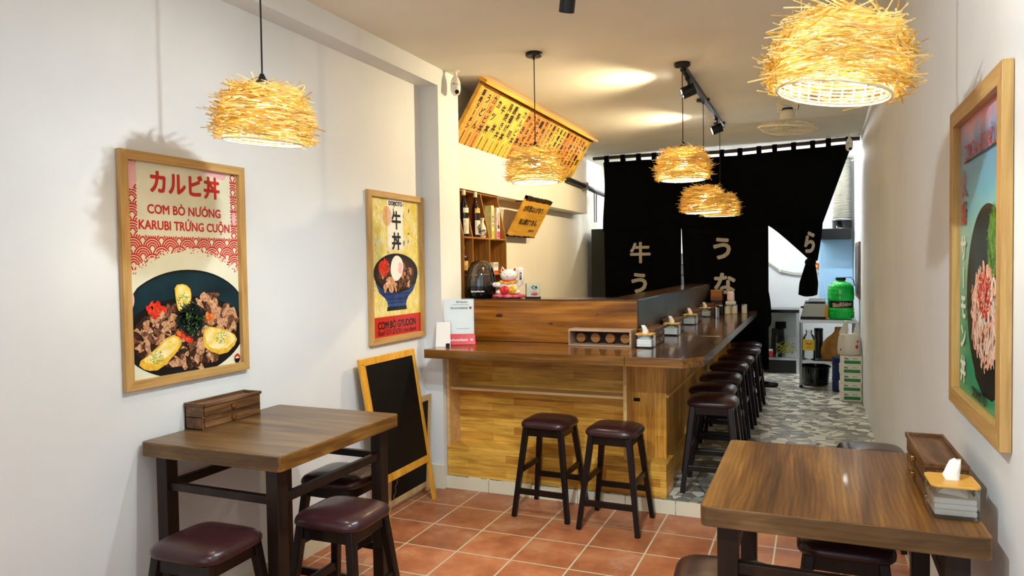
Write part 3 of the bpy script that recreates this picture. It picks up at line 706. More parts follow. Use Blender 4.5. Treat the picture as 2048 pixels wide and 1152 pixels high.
def clip_rect(pts, u0, u1, v0, v1):
    def lim(ax, val, sgn):
        def ins(p): return (p[ax]-val)*sgn >= 0
        def cut(a, b_):
            t = (val-a[ax])/(b_[ax]-a[ax]); return (a[0]+(b_[0]-a[0])*t, a[1]+(b_[1]-a[1])*t)
        return ins, cut
    for ax, val, sgn in ((0,u0,1),(0,u1,-1),(1,v0,1),(1,v1,-1)):
        if len(pts) < 3: return []
        i, c = lim(ax, val, sgn); pts = clip_half(pts, i, c)
    return pts
def text_width(txt, size):
    cu = bpy.data.curves.new('t', 'FONT'); cu.body = txt; cu.size = size; o = bpy.data.objects.new('t', cu); COL.objects.link(o)
    dg = bpy.context.evaluated_depsgraph_get(); dg.update(); me = bpy.data.meshes.new_from_object(o.evaluated_get(dg)); xs = [v.co.x for v in me.vertices]
    bpy.data.meshes.remove(me); bpy.data.objects.remove(o); bpy.data.curves.remove(cu); return (min(xs), max(xs)) if xs else (0, 0)
def text_part(t, name, items, mats, off=.0050):
    for it in items:
        mb = MB()
        txt = it[0].replace('Ơ', 'O').replace('Ớ', 'Ó'); bd_ = it[5] if len(it) > 5 else 0; sx_ = it[6] if len(it) > 6 else 1
        mb.text(txt, it[1], it[2], it[3], off, it[4], bold=bd_, sx=sx_, rot=it[7] if len(it) > 7 else 0)
        for i, c_ in enumerate(it[0]):
            if c_ in 'ƠỚ':      # the little horn of the letter
                full = text_width(txt, it[1])[1]+text_width(txt, it[1])[0]; x_ = (text_width(txt[:i]+'O', it[1])[1]-full/2)*sx_+it[2]
                z_ = .72*it[1]/2*.78; q = it[1]; hv = it[3]+q*(.20 if 'Ó' not in txt and 'Ò' not in txt and 'Ứ' not in txt else .10)
                mb.poly([(x_-q*.10, hv-q*.03), (x_+q*.01, hv+q*.03), (x_+q*.02, hv+q*.13), (x_+q*.085, hv+q*.13), (x_+q*.08, hv+q*.01), (x_-q*.04, hv-q*.09)], off, it[4])
        obj(name, mb, mats, t)
# --- karubi poster (left wall, near)
t = thing('framed_poster', 'large framed poster of beef and egg bowl with red waves, nearest on the left wall', 'poster', (-2.3985, 1.90, 1.024), PI/2)
W_, H_ = .635, .913; frame_parts(t, W_, H_); r = random.Random(5)
L = Lay(r); L.poly([(.03,.03),(W_-.03,.03),(W_-.03,H_-.03),(.03,H_-.03)], P_CREAM)
# seigaiha waves
R0 = .044; waves = L.mi(P_REDI); o = L.nx(); rows = []
for j in range(0, 19):
    v = .895-.032*j
    for i in range(-1, 9): rows.append((.02+i*2*R0*.98+(R0*.98 if j % 2 else 0), v, j))
def covered(u, v, j):
    for (cu_, cv, cj) in rows:
        if cj > j and cj <= j+3 and (u-cu_)**2+(v-cv)**2 < (R0*.985)**2 and v > cv-.001: return True
    return False
for (cu_, cv, j) in rows:
    for rr in (.92, .70, .48, .27):
        n = 22
        for k in range(n):
            a, b_ = PI*k/n, PI*(k+1)/n; am = (a+b_)/2; u, v = cu_+R0*rr*math.cos(am), cv+R0*rr*math.sin(am)
            if not (.036 < u < W_-.036 and .30 < v < H_-.036): continue
            if .083 < u < .563 and .592 < v: continue
            dd = ((u-.32)/.36)**2+((v-.24)/.285)**2
            if dd < 1: continue
            if dd < 1.22 and r.random() < (1.22-dd)/.22*.9: continue
            if covered(u, v, j): continue
            w2 = .0033
            L.mb.poly([(cu_+(R0*rr-w2)*math.cos(a), cv+(R0*rr-w2)*math.sin(a)), (cu_+(R0*rr+w2)*math.cos(a), cv+(R0*rr+w2)*math.sin(a)), (cu_+(R0*rr+w2)*math.cos(b_), cv+(R0*rr+w2)*math.sin(b_)), (cu_+(R0*rr-w2)*math.cos(b_), cv+(R0*rr-w2)*math.sin(b_))], o, waves)
L.poly(clip_rect([(.36,.885),(.44,.86),(.53,.845),(.545,.87),(.50,.90),(.36,.90)], .036, .6, .5, H_-.036), P_PINK)
L.poly([(.038,.874),(.084,.874),(.087,.80),(.065,.765),(.038,.775)], P_PINK); L.disc(.582,.68,.012,.03,P_PINK)
ell = lambda cu_, cv, a, b_, n=60: [(cu_+a*math.cos(2*PI*k/n), cv+b_*math.sin(2*PI*k/n)) for k in range(n)]
I0, I1, I2, I3 = .036, W_-.036, .036, H_-.036
L.poly(clip_rect(ell(.315,.235,.335,.222), I0, I1, I2, I3), P_BLK)
L.poly(clip_rect(ell(.315,.245,.325,.203), I0, I1, I2, I3), P_BOWL)
L.poly(clip_rect(ell(.315,.195,.315,.150), I0, I1, I2, I3), P_BLK)
L.poly([(.038,.375),(.075,.405),(.085,.402),(.05,.36)], P_CREAM)
mm = [P_M1, P_M1, P_M2, P_M3, P_M3]
L.disc(.31,.19,.27,.135,P_M3); L.rough_meat(.30,.19,.245,.115,120,.034,mm); L.rough_meat(.30,.19,.245,.115,90,.014,[P_M1,P_M2,P_M3,P_M3]); L.rough_meat(.12,.20,.06,.06,26,.028,[P_M1,P_M3,P_M2]); L.rough_meat(.50,.235,.075,.05,30,.03,[P_M2,P_M2,P_M1])
L.rough_meat(.19,.265,.055,.05,22,.026,[P_M2,P_M2,P_M1]); L.rough_meat(.36,.10,.12,.05,44,.026,[P_M1,P_M3,P_M2]); L.rough_meat(.42,.32,.06,.03,18,.026,[P_M1,P_M2,P_M2])
L.rough_meat(.155,.30,.045,.028,14,.018,[P_GING]); L.rough_meat(.30,.19,.05,.03,12,.02,[P_ORG,P_GING]); L.rough_meat(.42,.25,.03,.02,8,.015,[P_ORG])
L.poly([(.245,.395),(.30,.40),(.333,.37),(.325,.31),(.29,.275),(.262,.285),(.25,.34)], P_EGGD, 1); L.poly([(.25,.39),(.30,.395),(.328,.368),(.318,.32),(.285,.293),(.262,.30)], P_EGG, 1)
L.poly([(.39,.20),(.43,.215),(.56,.175),(.585,.13),(.50,.075),(.40,.115),(.383,.15)], P_EGGD, 1); L.poly([(.395,.195),(.43,.21),(.555,.17),(.575,.14),(.495,.10),(.405,.125)], P_EGG, 1)
L.poly([(.06,.10),(.13,.135),(.22,.20),(.275,.175),(.27,.14),(.17,.06),(.10,.065)], P_EGGD, 1); L.poly([(.075,.105),(.135,.13),(.22,.19),(.265,.17),(.255,.145),(.165,.085)], P_EGG, 1)
for u, v in ((.285,.335),(.49,.16),(.15,.115)): L.strands(u, v, .035, .028, P_GRN, 60, .010, .002)
L.strands(.325,.25,.068,.062,P_NORI,520,.034,.0042); L.strands(.34,.24,.06,.05,P_GRN,24,.02,.002)
L.strands(.30,.19,.20,.11,P_WHT,40,.004,.0018)
L.disc(.045,.352,.001,.001,P_PINK); L.poly(clip_rect(ell(.036,.345,.022,.038), I0, I1, I2, I3), P_PINK)
L.disc(.578,.056,.017,.021,P_BLK); L.poly([(.561,.056),(.563,.069),(.578,.077),(.593,.069),(.595,.056)], P_REDI); L.poly([(.565,.056),(.577,.066),(.591,.056)], P_WHT)
L.build(t)
text_part(t, 'lettering', [('カルビ丼', .098, .322, .806, 0, .0036, .93), ('CƠM BÒ NƯỚNG', .050, .318, .702, 0, .0014, .93), ('KARUBI TRỨNG CUỘN', .050, .322, .636, 0, .0014, .90)], [P_REDI], .0019)
# --- gyudon poster
t = thing('framed_poster', 'framed yellow poster of a blue rice bowl, above the blackboard easel', 'poster', (-2.3985, 3.512, 1.02), PI/2)
W_, H_ = .635, .912; frame_parts(t, W_, H_); r = random.Random(6)
L = Lay(r); L.poly([(.03,.03),(W_-.03,.03),(W_-.03,H_-.03),(.03,H_-.03)], P_YEL)
for i in range(240):
    u, v = r.uniform(.05,.59), r.uniform(.17,.86); L.mb.disc(u, v, r.uniform(.003,.008), r.uniform(.008,.02), .0013, L.mi(P_CREAM), 8, .4, r)
L.poly([(.226,.60),(.405,.60),(.405,H_-.036),(.226,H_-.036)], P_WHT)
for k in range(22): L.mb.poly([(.226+(.405-.226)*k/22,.60),(.226+(.405-.226)*(k+1)/22,.60),(.226+(.405-.226)*(k+.5)/22,.54)], .0014, L.mi(P_WHT))
ci = L.mi(P_ORG)
for i in range(-6, 7):      # lattice disc
    for j in range(-6, 7):
        for du, dv in ((.0065,.0065),(-.0065,.0065)):
            u, v = .222+i*.013*.8, .768+j*.013
            if ((u-.222)/.052)**2+((v-.768)/.060)**2 > .95: continue
            L.mb.poly([(u-du*.8,v-dv-.0016),(u+du*.8,v+dv-.0016),(u+du*.8,v+dv+.0016),(u-du*.8,v-dv+.0016)], .0016, ci)
L.o = .0018
L.poly([(.036,.036),(W_-.036,.036),(W_-.036,.158),(.036,.158)], P_REDI)
L.poly([(.08,.37),(.555,.37),(.51,.305),(.45,.27),(.43,.245),(.42,.215),(.38,.203),(.25,.203),(.215,.215),(.205,.245),(.18,.27),(.12,.305)], P_BLUE)
for v in (.235, .255, .29, .31): L.poly([(.15 if v > .27 else .215,v),(.48 if v > .27 else .42,v),(.48 if v > .27 else .42,v+.007),(.15 if v > .27 else .215,v+.007)], P_NAVY)
L.poly([(.2,.19),(.43,.19),(.425,.215),(.205,.215)], P_BLK)
L.disc(.318,.42,.255,.122,P_BLK,60); L.disc(.318,.418,.222,.102,P_M3,50)
L.rough_meat(.32,.40,.19,.078,100,.032,[P_M1,P_M1,P_M2,P_M3]); L.rough_meat(.24,.35,.07,.035,30,.024,[P_M2,P_M2,P_SALM]); L.rough_meat(.43,.39,.07,.06,40,.022,[P_M1,P_M2,P_M3])
L.rough_meat(.17,.45,.05,.05,26,.018,[P_GING]); L.strands(.175,.455,.05,.05,P_GING,70,.03,.004)
L.poly([(.24,.43),(.26,.50),(.31,.535),(.375,.515),(.40,.46),(.375,.41),(.33,.37),(.28,.375)], P_WHT, 2); L.blob(.36,.45,.025,.035,P_PINK); L.blob(.30,.46,.03,.03,P_WHT)
L.build(t)
text_part(t, 'lettering', [('DOMOTO', .036, .318, .850, 0, .0016, .95), ('牛', .118, .325, .748, 0, .0035, .95), ('丼', .112, .322, .618, 0, .0035, .98),
    ('CƠM BÒ GYUDON', .062, .318, .112, 0, .0018, .82), ('Beef GYUDON rice bowl', .046, .318, .062, 0, .0004, .92)], [P_BLK], .0024)
# --- salmon poster (right wall)
def poster_sky():
    m = base('poster_sky_gradient', '#7fb6cf', PR); nt, b = nodes(m)
    t_ = nd(nt, 'ShaderNodeTexCoord'); sp = nd(nt, 'ShaderNodeSeparateXYZ'); nt.links.new(t_.outputs['Object'], sp.inputs[0])
    n = nd(nt, 'ShaderNodeTexNoise'); n.inputs['Scale'].default_value = 6; n.inputs['Detail'].default_value = 6; nt.links.new(coords(nt), n.inputs['Vector'])
    a = nd(nt, 'ShaderNodeMath', operation='MULTIPLY_ADD'); nt.links.new(n.outputs[0], a.inputs[0]); a.inputs[1].default_value = .22; nt.links.new(sp.outputs[2], a.inputs[2])
    nt.links.new(ramp(nt, a.outputs[0], [(0.1, C('#1c8a5c')), (0.4, C('#2f9a70')), (.62, C('#9fcdb0')), (.76, C('#69b3c9')), (.9, C('#79a3d0')), (.97, C('#d9a4b8')), (1.0, C('#d8929c'))]), b.inputs['Base Color']); return m
t = thing('framed_poster', 'framed poster of salmon bowl on a blue green ground, on the right wall', 'poster', (XR-.0015, 2.69, 1.020), -PI/2)
W_, H_ = .70, .92; frame_parts(t, W_, H_, .05, .024); r = random.Random(8)
L = Lay(r); L.poly([(.045,.045),(W_-.045,.045),(W_-.045,H_-.045),(.045,H_-.045)], poster_sky())
Q0, Q1, Q2, Q3 = .05, W_-.05, .05, H_-.05
L.poly(clip_rect(ell(.43,.35,.27,.255), Q0, Q1, Q2, Q3), P_BLK); L.poly(clip_rect([(.24,.20),(.66,.20),(.60,.12),(.50,.085),(.38,.085),(.29,.12)], Q0, Q1, Q2, Q3), P_BLK)
L.poly(clip_rect(ell(.43,.37,.23,.205), Q0, Q1, Q2, Q3), P_NORI)
L.rough_meat(.42,.31,.16,.12,70,.03,[P_SALM,P_SALM,P_ORG]); L.strands(.42,.30,.18,.12,P_SALM,260,.07,.012,1.6,PI/2); L.strands(.42,.30,.17,.12,P_WHT,70,.05,.006,1.6,PI/2)
L.strands(.40,.36,.08,.06,P_GING,110,.03,.005); L.rough_meat(.54,.50,.07,.07,44,.03,[P_GRN]); L.strands(.53,.50,.09,.09,P_GRN,300,.028,.005); L.rough_meat(.60,.38,.03,.05,10,.02,[P_GRN,P_NORI])
L.build(t)
text_part(t, 'lettering', [('CƠM CÁ HỒI KHÒ LỬA', .070, .372, .788, 0, .0012, .66), ('火', .09, .125, .685, 0, .002), ('焔', .085, .125, .60, 0, .002), ('サ', .085, .13, .49, 1, .003), ('ー', .075, .13, .40, 1, .003, 1, PI/2),
    ('モ', .085, .13, .31, 1, .003), ('ン', .085, .13, .22, 1, .003), ('丼', .085, .13, .12, 1, .003), ('DOMOTO', .040, .36, .075, 2, .002)], [P_REDI, P_WHT, P_BLK], .0056)
obj('underline', MB().box(.13, .60, -.0056, -.005, .745, .749), P_BLK, t)

# ------------------------------------------------------------------ slanted menu board
def slanted(name, label, cat, x0, z0, x1, z1, y0):
    # origin at upper edge, local X -> +Y world, local -Z down the slope, front faces -Y local
    t = thing(name, label, cat, (x0, y0, z0)); d = Vector((x1-x0, 0, z1-z0)); L = d.length; d.normalize()
    X = Vector((0, 1, 0)); Z = -d; Y = Z.cross(X)     # right handed: X x Y = Z -> Y = Z x X
    t.rotation_euler = Matrix((X, Y, Z)).transposed().to_euler(); return t, L
t, L_ = slanted('menu_board', 'long slanted wooden menu board of vertical Japanese dish strips under the ceiling', 'menu board', -2.118, 2.752, -2.372, 2.352, 4.50)
NB = 26; PW = .0985
strip_m = [wood('menu_strip_%s' % n, a, b_, c, 'z', .45, scale=1.5, fine=.25) for n, a, b_, c in (('honey', '#cf9440', '#dfa850', '#e9b862'), ('yellow', '#d9a83c', '#e8bd50', '#f0cb68'), ('orange', '#c47c33', '#d88f42', '#e2a158'))]
for k in range(NB):
    m = strip_m[(0, 0, 2, 1, 1, 1, 1, 1, 1, 2, 2, 2, 2, 2, 0, 0, 1, 1, 1, 2, 2, 2, 0, 2, 0, 1)[k]]
    obj('menu_strip', MB().box(.078+k*PW+.001, .078+(k+1)*PW-.001, -.004-.001*(k % 3), .006, -L_, -.004), m, t, bevel=.0008)
obj('side_frame', MB().box(.035, .077, -.010, .02, -L_, .0), M_SIGNW, t, bevel=.002)
obj('side_frame', MB().box(.079+NB*PW, .112+NB*PW, -.010, .02, -L_, .0), M_SIGNW, t, bevel=.002)
obj('top_rail', MB().box(-.01, .15+NB*PW, -.055, .02, .001, .026), M_SIGNW, t, bevel=.003)
obj('top_rail', MB().box(.03, .115+NB*PW, -.022, .012, -.018, .001), M_LEDGE, t, bevel=.002)  # darker brown strip: shading under the rail put into the colour
items = ['豚肉ラーメン', 'うどん', 'カルビ丼', 'カツ丼', '牛丼', '鳥焼き丼', '唐揚げ丼', '寿司', 'カルビ丼', 'かき丼', 'つけまぜ丼', 'ねぎま串', '親子丼', '牛肉うどん', 'サバラーメン', '海老フライ', 'ラーメン', '味噌煮込み', 'おにぎり丼', '焼き海鮮丼', 'サーモン丼', '牛かつ丼', 'とんかつ丼', 'うなぎ丼', 'たこ焼き', '冷奴']
mb = MB()
for k, s in enumerate(items):
    uc = .078+(k+.5)*PW; n = len(s); top, bot = -.035, -.345*1.0; step = (top-bot)/n
    size = min(step*.95, .074)
    for i, chh in enumerate(s): mb.text(chh, size, uc+.0, top-step*(i+.5), .0068, bold=.0016, rot=(PI/2 if chh == 'ー' else 0), shear=0, sx=.92)
    mb.text('MENIOIE', .027, uc, -.408, .0068, bold=.0004, rot=-PI/2)
obj('lettering', mb, M_INK, t)

# small slanted sign on the wall band
t, L_ = slanted('wooden_sign', 'small slanted wooden sign with bark edge and two lines of Japanese writing', 'sign', -2.255, 2.046, -2.432, 1.735, 5.665)
rr = random.Random(4)
pts = [(0, -L_)]+[(.63*i/12+0, -L_+rr.uniform(-.004,.004)) for i in range(1, 12)]+[(.63, -L_), (.63, 0)]+[(.63-.63*i/12, rr.uniform(-.004,.004)) for i in range(1, 12)]+[(0, 0)]
mb = MB(); n = len(pts)
mb.add([(u, -.006, v) for u, v in pts]+[(u, .012, v) for u, v in pts], [tuple(range(n)), tuple(range(2*n-1, n-1, -1))]+[(i, n+i, n+(i+1) % n, (i+1) % n) for i in range(n)])
obj('board', mb, M_SIGNW, t)
for u_ in (.12, .5): obj('bracket', MB().bar((u_,.008,-.02), (u_,.118,-.083), .014, .010), M_BLACK, t)
for v0, v1 in ((-.012, .020), (-L_-.006, -L_+.006)):
    mb = MB()
    prev = None
    for i in range(25):
        u = .63*i/24; a, b_, c = rr.uniform(-.004,.004), rr.uniform(-.004,.004), rr.uniform(0,.004)
        ring = [(u, -.010-c, v0+a), (u, -.010-c, v1+b_), (u, .014, v1+b_), (u, .014, v0+a)]
        if prev: mb.add(prev+ring, [(0,1,5,4),(1,2,6,5),(2,3,7,6),(3,0,4,7)])
        prev = ring
        mb.add(prev, [(0,1,2,3)]); obj('bark_edge', mb, M_BARK, t)
for tx_, sz_, u_, v_, b_ in (('お料理は心があり、', .062, .315, -.090, .0022), ('味は親切である。', .062, .325, -.215, .0022), ('DOMOTO', .030, .46, -.295, .0014)):
    mb = MB(); mb.text(tx_, sz_, u_, v_, .0068, bold=b_, sx=.95); obj('lettering', mb, M_INK, t)

# ------------------------------------------------------------------ wall shelf and what stands on it
sh = thing('wall_shelf', 'amber wooden wall shelf of open compartments with slanted upper dividers', 'shelf', (0, 0, 0))
XB = -2.503; XF = -2.302; XT = -2.376
def divider(y):
    mb = MB(); pr = [(XB,1.12),(XF,1.12),(XF,1.685),(XT,2.035),(XB,2.035)]; n = 5
    mb.add([(a, y-.006, z) for a, z in pr]+[(a, y+.006, z) for a, z in pr], [tuple(range(n)), tuple(range(2*n-1, n-1, -1))]+[(i, n+i, n+(i+1) % n, (i+1) % n) for i in range(n)])
    return mb
for y in (4.575, 4.724, 5.017, 5.335): obj('divider', divider(y), M_SHELFW, sh)
for z in (1.125, 1.41, 1.683): obj('shelf_board', MB().box(XB, XF-.001, 4.57, 5.33, z-.006, z+.006), M_SHELFW, sh, bevel=.001)
obj('shelf_board', MB().box(XB, XT-.001, 4.57, 5.34, 2.026, 2.038), M_SHELFW, sh, bevel=.001)
obj('back_board', MB().box(XB-.001, XB+.005, 4.57, 5.34, 1.12, 2.03), M_SHELFW, sh)
def bottle(label, x, y, z, h, r, glass, cap, labels, cat='bottle', nm='sake_bottle'):
    t = thing(nm, label, cat, (x, y, z+.0005)); q = h/.33
    obj('bottle_body', MB().lathe([(r*.9,0),(r,.004),(r,.19*q),(r*.93,.215*q),(r*.5,.25*q),(r*.34,.27*q),(r*.32,.305*q),(r*.36,.31*q),(r*.36,.318*q)], n=24), glass, t, smooth='auto')
    obj('cap', MB().lathe([(r*.40,.296*q),(r*.42,.30*q),(r*.42,.33*q),(r*.36,.334*q)], n=18), cap, t, smooth='auto')
    for z0, z1, m in labels:
        mb = MB(); rr_ = r*1.012; K = 14; a0, a1 = -1.25, .95
        mb.add([(rr_*math.cos(a0+(a1-a0)*k/K), rr_*math.sin(a0+(a1-a0)*k/K), zz*q) for zz in (z0, z1) for k in range(K+1)], [(k, k+1, K+2+k, K+1+k) for k in range(K)])
        obj('paper_label', mb, m, t, smooth=True)
    return t
M_GLB = base('black_bottle_glass', '#060708', .08, coat=.3); M_GLR = base('brown_bottle_glass', '#2a0d08', .08, coat=.3)
M_LAB = shade_mat('label_cream_ink', '#efe9d6', '#e3dcc4', 20, .6); M_LABG = shade_mat('label_dragon', '#c9c39a', '#f0ecd8', 55, .6); M_LABO = shade_mat('label_gold', '#b98a3c', '#e2c483', 30, .6)
b1 = bottle('tall black sake bottle with dragon label beside the pillar, top shelf', -2.350, 4.680, 1.690, .335, .034, M_GLB, base('cream_cap', '#e5d7a0', .4), [(.02,.13,M_LABG),(.17,.205,M_LAB)])
b2 = bottle('brown sake bottle with white brushed label and gold neck label, top shelf', -2.350, 4.874, 1.690, .335, .034, M_GLR, base('ivory_cap', '#ece4c8', .4), [(.02,.125,M_LAB),(.18,.212,M_LABO)])
mb = MB(); mb.text('心', .04, 0, 0, .0, bold=.003, M=Matrix.Translation((.0352, -.006, .080)) @ Matrix.Rotation(PI/2, 4, 'Z')); mb.text('花', .035, 0, 0, .0, bold=.003, M=Matrix.Translation((.0352, -.004, .045)) @ Matrix.Rotation(PI/2, 4, 'Z'))
obj('lettering', mb, M_INK, b2)
t = thing('sake_flask', 'small cream ceramic sake flask with black leaf pattern on the top shelf', 'flask', (-2.336, 4.958, 1.6895))
obj('flask_body', MB().lathe([(.020,0),(.028,.01),(.032,.04),(.030,.070),(.018,.100),(.012,.120),(.018,.145),(.019,.150),(.011,.145),(.009,.13)], n=24, cap=False), shade_mat('ceramic_cream', '#dcd3ae', '#efe8cc', 30, .3), t, smooth=True)
mb = MB(); rr = random.Random(2)
for i in range(34):
    a = rr.uniform(-1.6, 1.0); z = rr.uniform(.008, .06); R = .0335
    c = Vector((R*math.cos(a), R*math.sin(a), z)); tg = Vector((-math.sin(a), math.cos(a), 0)); q = rr.uniform(0, PI)
    d1 = tg*math.cos(q)+Vector((0,0,1))*math.sin(q); d2 = -tg*math.sin(q)+Vector((0,0,1))*math.cos(q)
    mb.add([c-d1*.008, c+d2*.003, c+d1*.008, c-d2*.003], [(0,1,2,3)])
obj('leaf_pattern', mb, M_INK, t)
def carton(label, y, z, w, d, h, col, col2, x=-2.30, nm='snack_carton', txt=None, g=None):
    t = thing(nm, label, 'box', (x, y, z+.0005), PI/2, g)      # front faces +x
    obj('box_body', MB().box(-w/2, w/2, 0, d, 0, h), col, t, bevel=.001)
    mb = MB(); mb.box(-w*.46, w*.46, -.0012, 0, h*.03, h*.24); obj('colour_band', mb, col2, t)
    if txt:
        mb = MB()
        for i, c_ in enumerate(txt): mb.text(c_, w*.62, 0, h*(.78-.13*i), .0016, bold=.0012)
        obj('lettering', mb, M_INK, t)
    return t
M_CG = shade_mat('carton_green', '#8fae3a', '#c9d06a', 30, .5); M_CY = shade_mat('carton_cream_yellow', '#e6dc7a', '#f1ecc4', 18, .5); M_CP = shade_mat('carton_pink_white', '#f0c6c0', '#f6e4dc', 18, .5)
M_LG = base('carton_lime', '#b7bf2c', .5); M_LP = base('carton_rose', '#e8536a', .5); M_DG = base('carton_dark_green', '#3f5a2a', .5)
carton('dark green snack carton at the back of the top right compartment', 5.120, 1.690, .045, .05, .25, M_CG, M_DG, x=-2.42)
carton('yellow and cream carton with brushed writing, top right compartment', 5.177, 1.690, .048, .06, .26, M_CY, M_LG, x=-2.345, txt='こだわり')
carton('pink and white carton with brushed writing, top right compartment', 5.272, 1.690, .056, .06, .25, M_CP, M_LP, x=-2.34, txt='さくら餅')
t = carton('small white carton with dark and red print in the middle row right compartment', 5.192, 1.4165, .085, .05, .085, base('carton_white', '#efe6dc', .5), P_GING, x=-2.33, nm='tea_carton')
mb = MB()
for i in range(3):
    for j in range(2): mb.box(-.032+i*.024, -.018+i*.024, -.0018, -.0006, .052+j*.015, .060+j*.015)
obj('printed_marks', mb, M_INK, t)
bottle('short dark jar with yellow cap in the middle row beside the pillar', -2.362, 4.665, 1.4165, .20, .042, M_GLR, base('yellow_cap', '#d9b53a', .4), [(.05,.16,M_LABO)], 'jar', 'sauce_jar')

# ------------------------------------------------------------------ things on the ledge
t = thing('desktop_speaker', 'round black speaker with smoky transparent dome on the ledge beside the pillar', 'speaker', (-2.128-.0, 4.64, 1.2485)); t.location = (-2.188, 4.602, 1.2485); t.scale = (.89, .89, 1)
obj('base', MB().lathe([(.085,0),(.106,.008),(.118,.035),(.122,.075),(.121,.086)], n=40), M_BLACKG, t, smooth='auto')
obj('dome', MB().lathe([(.120,.086),(.119,.12),(.112,.17),(.098,.215),(.075,.248),(.05,.262),(.02,.267),(.001,.268)], n=40, cap=False), M_SMOKE, t, smooth=True)
obj('inner_cone', MB().lathe([(.045,.087),(.03,.095),(.022,.13),(.026,.17),(.016,.20),(.001,.21)], n=24, cap=False), M_BLACKG, t, smooth=True)
for k in range(3): a = k*2.1+.4; obj('driver', MB().lathe([(.028,.0),(.032,.01),(.020,.03),(.001,.03)], n=20, c=(.07*math.cos(a), .07*math.sin(a), .087)), M_BLACK, t, smooth='auto')
mb = MB(); mb.text('harman/kardon', .017, 0, 0, 0, bold=.0007, M=Matrix.Rotation(.33, 4, 'Z') @ Matrix.Translation((-.01, -.1235, .052)))
obj('lettering', mb, M_WHITE, t)
# lucky cat
cat = thing('lucky_cat_figurine', 'white lucky cat figurine with raised paw on a red cushion on the ledge', 'figurine', (-1.965, 4.60, 1.2485), .15)
M_CER = base('white_ceramic', '#efece4', .2, coat=.4); M_CR = shade_mat('red_glaze', '#c91c22', '#e8434a', 40, .25); M_CGD = shade_mat('gold_glaze', '#c98a1e', '#f0c04a', 60, .25)
M_CSH = shade_mat('cushion_red_pink', '#c2202c', '#ea7d86', 50, .35)
mb = MB(); mb.lathe([(.075,0),(.115,.006),(.125,.016),(.115,.027),(.06,.032),(.001,.033)], n=32, sy=.62); obj('cushion', mb, M_CSH, cat, smooth=True)
mb = MB(); mb.lathe([(.05,.028),(.068,.05),(.066,.085),(.05,.115),(.035,.13),(.001,.135)], n=28, sy=.75); obj('body', mb, M_CER, cat, smooth=True)
hd = obj('head', MB().ell((0,-.004,.160), .062, .050, .044, 28, 16), M_CER, cat, smooth=True)
for s in (-1, 1):
    mb = MB(); c = Vector((s*.040, -.004, .192)); mb.add([(c.x-.020,c.y-.012,c.z-.006),(c.x+.020,c.y-.012,c.z-.006),(c.x+.018,c.y+.014,c.z-.006),(c.x-.018,c.y+.014,c.z-.006),(c.x+s*.010,c.y,c.z+.034)], [(0,3,2,1),(0,1,4),(1,2,4),(2,3,4),(3,0,4)])
    obj('ear', mb, M_CER, hd, bevel=.003); mb = MB(); mb.add([(c.x-.012,c.y-.0135,c.z-.002),(c.x+.012,c.y-.0135,c.z-.002),(c.x+s*.008,c.y-.006,c.z+.024)], [(0,1,2)]); obj('inner_ear', mb, M_CR, hd)
mb = MB()
for s in (-1, 1):
    mb.tube([(s*.012,-.052,.168),(s*.019,-.050,.172),(s*.027,-.046,.168)], .0012, 5)
    for dz in (-.004, .002): mb.tube([(s*.024,-.049,.152+dz),(s*.044,-.040,.154+dz*2)], .0006, 4)
mb.tube([(-.007,-.054,.150),(0,-.0545,.147),(.007,-.054,.150)], .001, 5); obj('face_lines', mb, M_INK, hd)
obj('nose', MB().ell((0,-.0545,.157), .004, .003, .003, 10, 6), M_CR, hd, smooth=True)
mb = MB(); mb.lathe([(.052,.112),(.058,.118),(.054,.126),(.04,.128)], n=28, sy=.8, cap=False); obj('collar', mb, M_CR, cat, smooth=True)
mb = MB()
for k in range(9): a = -PI/2+(k-4)*.26; mb.ell((.062*math.cos(a), .052*math.sin(a)-.004, .106+.006*abs(k-4)*.4), .0095, .004, .0095, 12, 8)
obj('gold_coin', mb, M_CGD, cat, smooth=True)
mb = MB(); mb.tube([(.052,0,.09),(.080,-.006,.105),(.088,-.008,.15),(.086,-.010,.185),(.084,-.018,.200)], .022, 14, r1=.019); mb.ell((.084,-.016,.198), .022, .02, .016, 14, 8); obj('raised_paw', mb, M_CER, cat, smooth=True)
mb = MB(); mb.tube([(-.045,-.01,.10),(-.075,-.02,.095),(-.098,-.024,.096)], .020, 14, r1=.017); mb.ell((-.098,-.024,.096), .019, .017, .017, 14, 8); obj('front_paw', mb, M_CER, cat, smooth=True)
mb = MB(); mb.ell((-.020,-.058,.060), .036, .018, .028, 16, 10); obj('red_fish', mb, M_CR, cat, smooth=True)
mb = MB(); mb.ell((.036,-.055,.060), .034, .018, .030, 16, 10); obj('gold_fish', mb, M_CGD, cat, smooth=True)
mb = MB(); mb.text('千万両', .018, .088, .155, .0315, bold=.0008, rot=-PI/2); obj('lettering', mb, M_INK, cat)
for s in (-1, 1): obj('hind_foot', MB().ell((s*.062,-.038,.045), .026, .026, .016, 14, 8), M_CER, cat, smooth=True)
# acrylic card block
t = thing('card_holder', 'small clear acrylic block with a printed picture card beside the lucky cat', 'card holder', (-1.785, 4.585, 1.2485))
obj('foot', MB().box(-.053, .053, -.018, .018, 0, .012), M_BLACKG, t, bevel=.002)
L = Lay(random.Random(3)); L.poly([(-.046,.014),(.046,.014),(.046,.098),(-.046,.098)], P_CREAM); L.blob(.01,.035,.03,.016,P_PINK); L.blob(.015,.028,.026,.01,P_GING); L.rough_meat(.015,.075,.024,.016,12,.008,[P_BLK,P_NORI]); L.build(t)
obj('acrylic_block', MB().box(-.05, .05, -.009, .009, .0125, .103), M_CLEAR, t)

